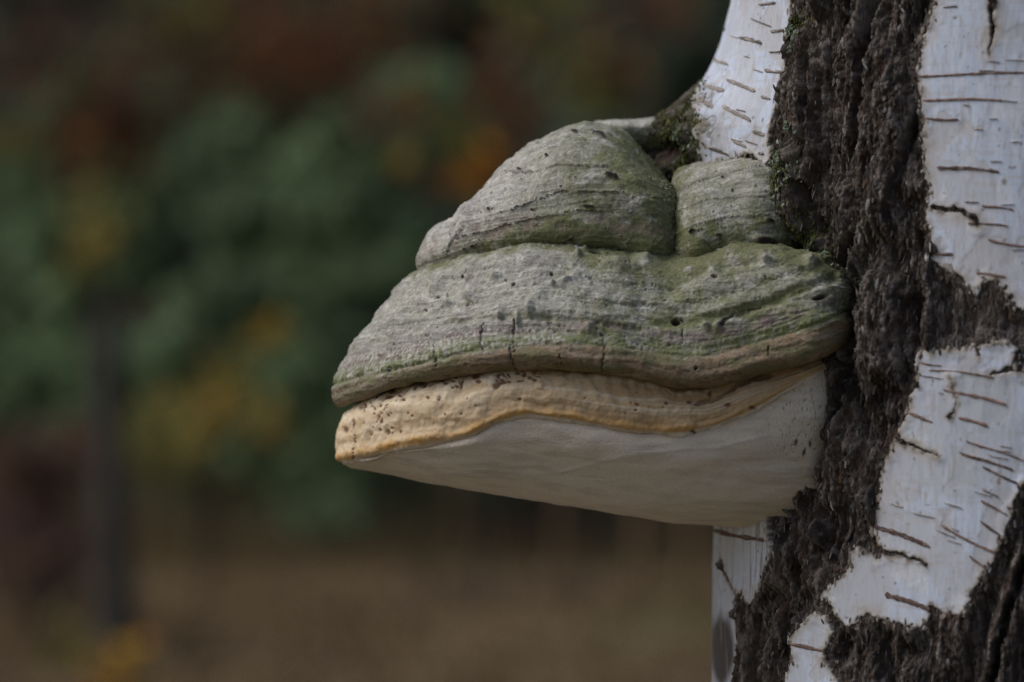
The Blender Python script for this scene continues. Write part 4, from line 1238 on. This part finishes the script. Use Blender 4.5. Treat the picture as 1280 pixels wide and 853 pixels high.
tz = ground_z(tx, ty); th_ = r.uniform(.15, .75, nt) * (0.4 + ss(-.3, .4, pn(tx * .8, ty * .5, 6.6)))
ta = r.uniform(0, 2 * np.pi, nt); tw = np.stack([np.cos(ta), np.sin(ta), 0 * ta], -1) * 0.008
b0 = np.stack([tx, ty, tz - .01], -1); t0 = np.stack([tx + np.sin(ta) * .25 * th_, ty - np.cos(ta) * .25 * th_, tz + th_], -1)
V = np.concatenate([V, np.stack([b0 - tw, b0 + tw, t0], 1).reshape(-1, 3)])
gcol = np.concatenate([gcol, palette(r, nt, [(.17, .12, .062), (.14, .10, .06), (.12, .115, .05), (.10, .075, .05)])]); n += nt
go = mesh_obj('dead_grass', V, np.arange(n * 3).reshape(n, 3), M_leaf, None, np.repeat(gcol[:, None], 3, 1), smooth=False)
go['kind'] = 'stuff'; go['label'] = 'dry brown grass covering the ground behind the birch'; go['category'] = 'grass'
n = 20000
ld = r.uniform(0, 1, n) ** 0.7 * 22 + 0.6
lx = r.uniform(-1, 1, n) * (0.3 * ld + 1.2); ly = ld + CAM[1]
C = np.stack([lx, ly, ground_z(lx, ly) + .018], -1)
lo_ = leaf_mesh('fallen_leaves', C, 0.03, palette(r, n, [(.13, .08, .044), (.10, .062, .04), (.17, .112, .055), (.085, .06, .05)]), None, r)
lo_['kind'] = 'stuff'; lo_['label'] = 'brown fallen leaves scattered over the forest ground'; lo_['category'] = 'leaf litter'

# far wood
n = 30000
fx = r.uniform(-22, 22, n); fy = r.uniform(34, 60, n)
hmax = 9 + 4 * pn(fx * .25, fy * .25, 1.0) * 2
fz = ground_z(fx, fy) + r.uniform(0, 1, n) ** 1.2 * hmax
C = np.stack([fx, fy, fz], -1)
k = pn(fx * .35, fz * .35, fy * .1)
cl = np.array([(.125, .155, .115)], F) * r.uniform(.6, 1.4, (n, 1)).astype(F)
cl = np.where((k > .12)[:, None], np.array([(.120, .125, .085)], F) * r.uniform(.7, 1.3, (n, 1)), cl)
cl = np.where((k < -.25)[:, None], np.array([(.115, .105, .088)], F) * r.uniform(.7, 1.3, (n, 1)), cl)
fw = leaf_mesh('far_wood', C, 0.42, cl.astype(F), None, r, 0.7)
fw['kind'] = 'stuff'; fw['label'] = 'dim far wood closing off the view behind the spruces'; fw['category'] = 'wood'

# birch crown high above the frame
r = np.random.default_rng(51)
lim, C = [], []
for i in range(16):
    z0 = r.uniform(3.6, 8.8); a = r.uniform(0, 2 * np.pi); L = r.uniform(.8, 1.8) * (1.15 - (z0 - 3.6) / 8)
    t = np.linspace(0, 1, 6)
    p = np.stack([XC + np.cos(a) * L * t, YC + np.sin(a) * L * t, z0 + L * .8 * t - .35 * L * t ** 2], -1)
    lim.append(tube(p, .022 * (1.08 - t), 6))
    q = r.uniform(.25, 1.05, 130)
    P = np.stack([XC + np.cos(a) * L * q, YC + np.sin(a) * L * q, z0 + L * .8 * q - .35 * L * q * q], -1) + r.normal(0, .2, (130, 3))
    C.append(P)
lo2 = wood_obj('limb', lim, birch, (.06, .05, .045)); lo2['kind'] = 'stuff'
leaf_mesh('crown', np.concatenate(C), .03, palette(r, 16 * 130, [(.12, .11, .03), (.16, .12, .03), (.08, .09, .03)]), birch, r)

for o in sc.objects:
    if '_origin' in o:
        del o['_origin']
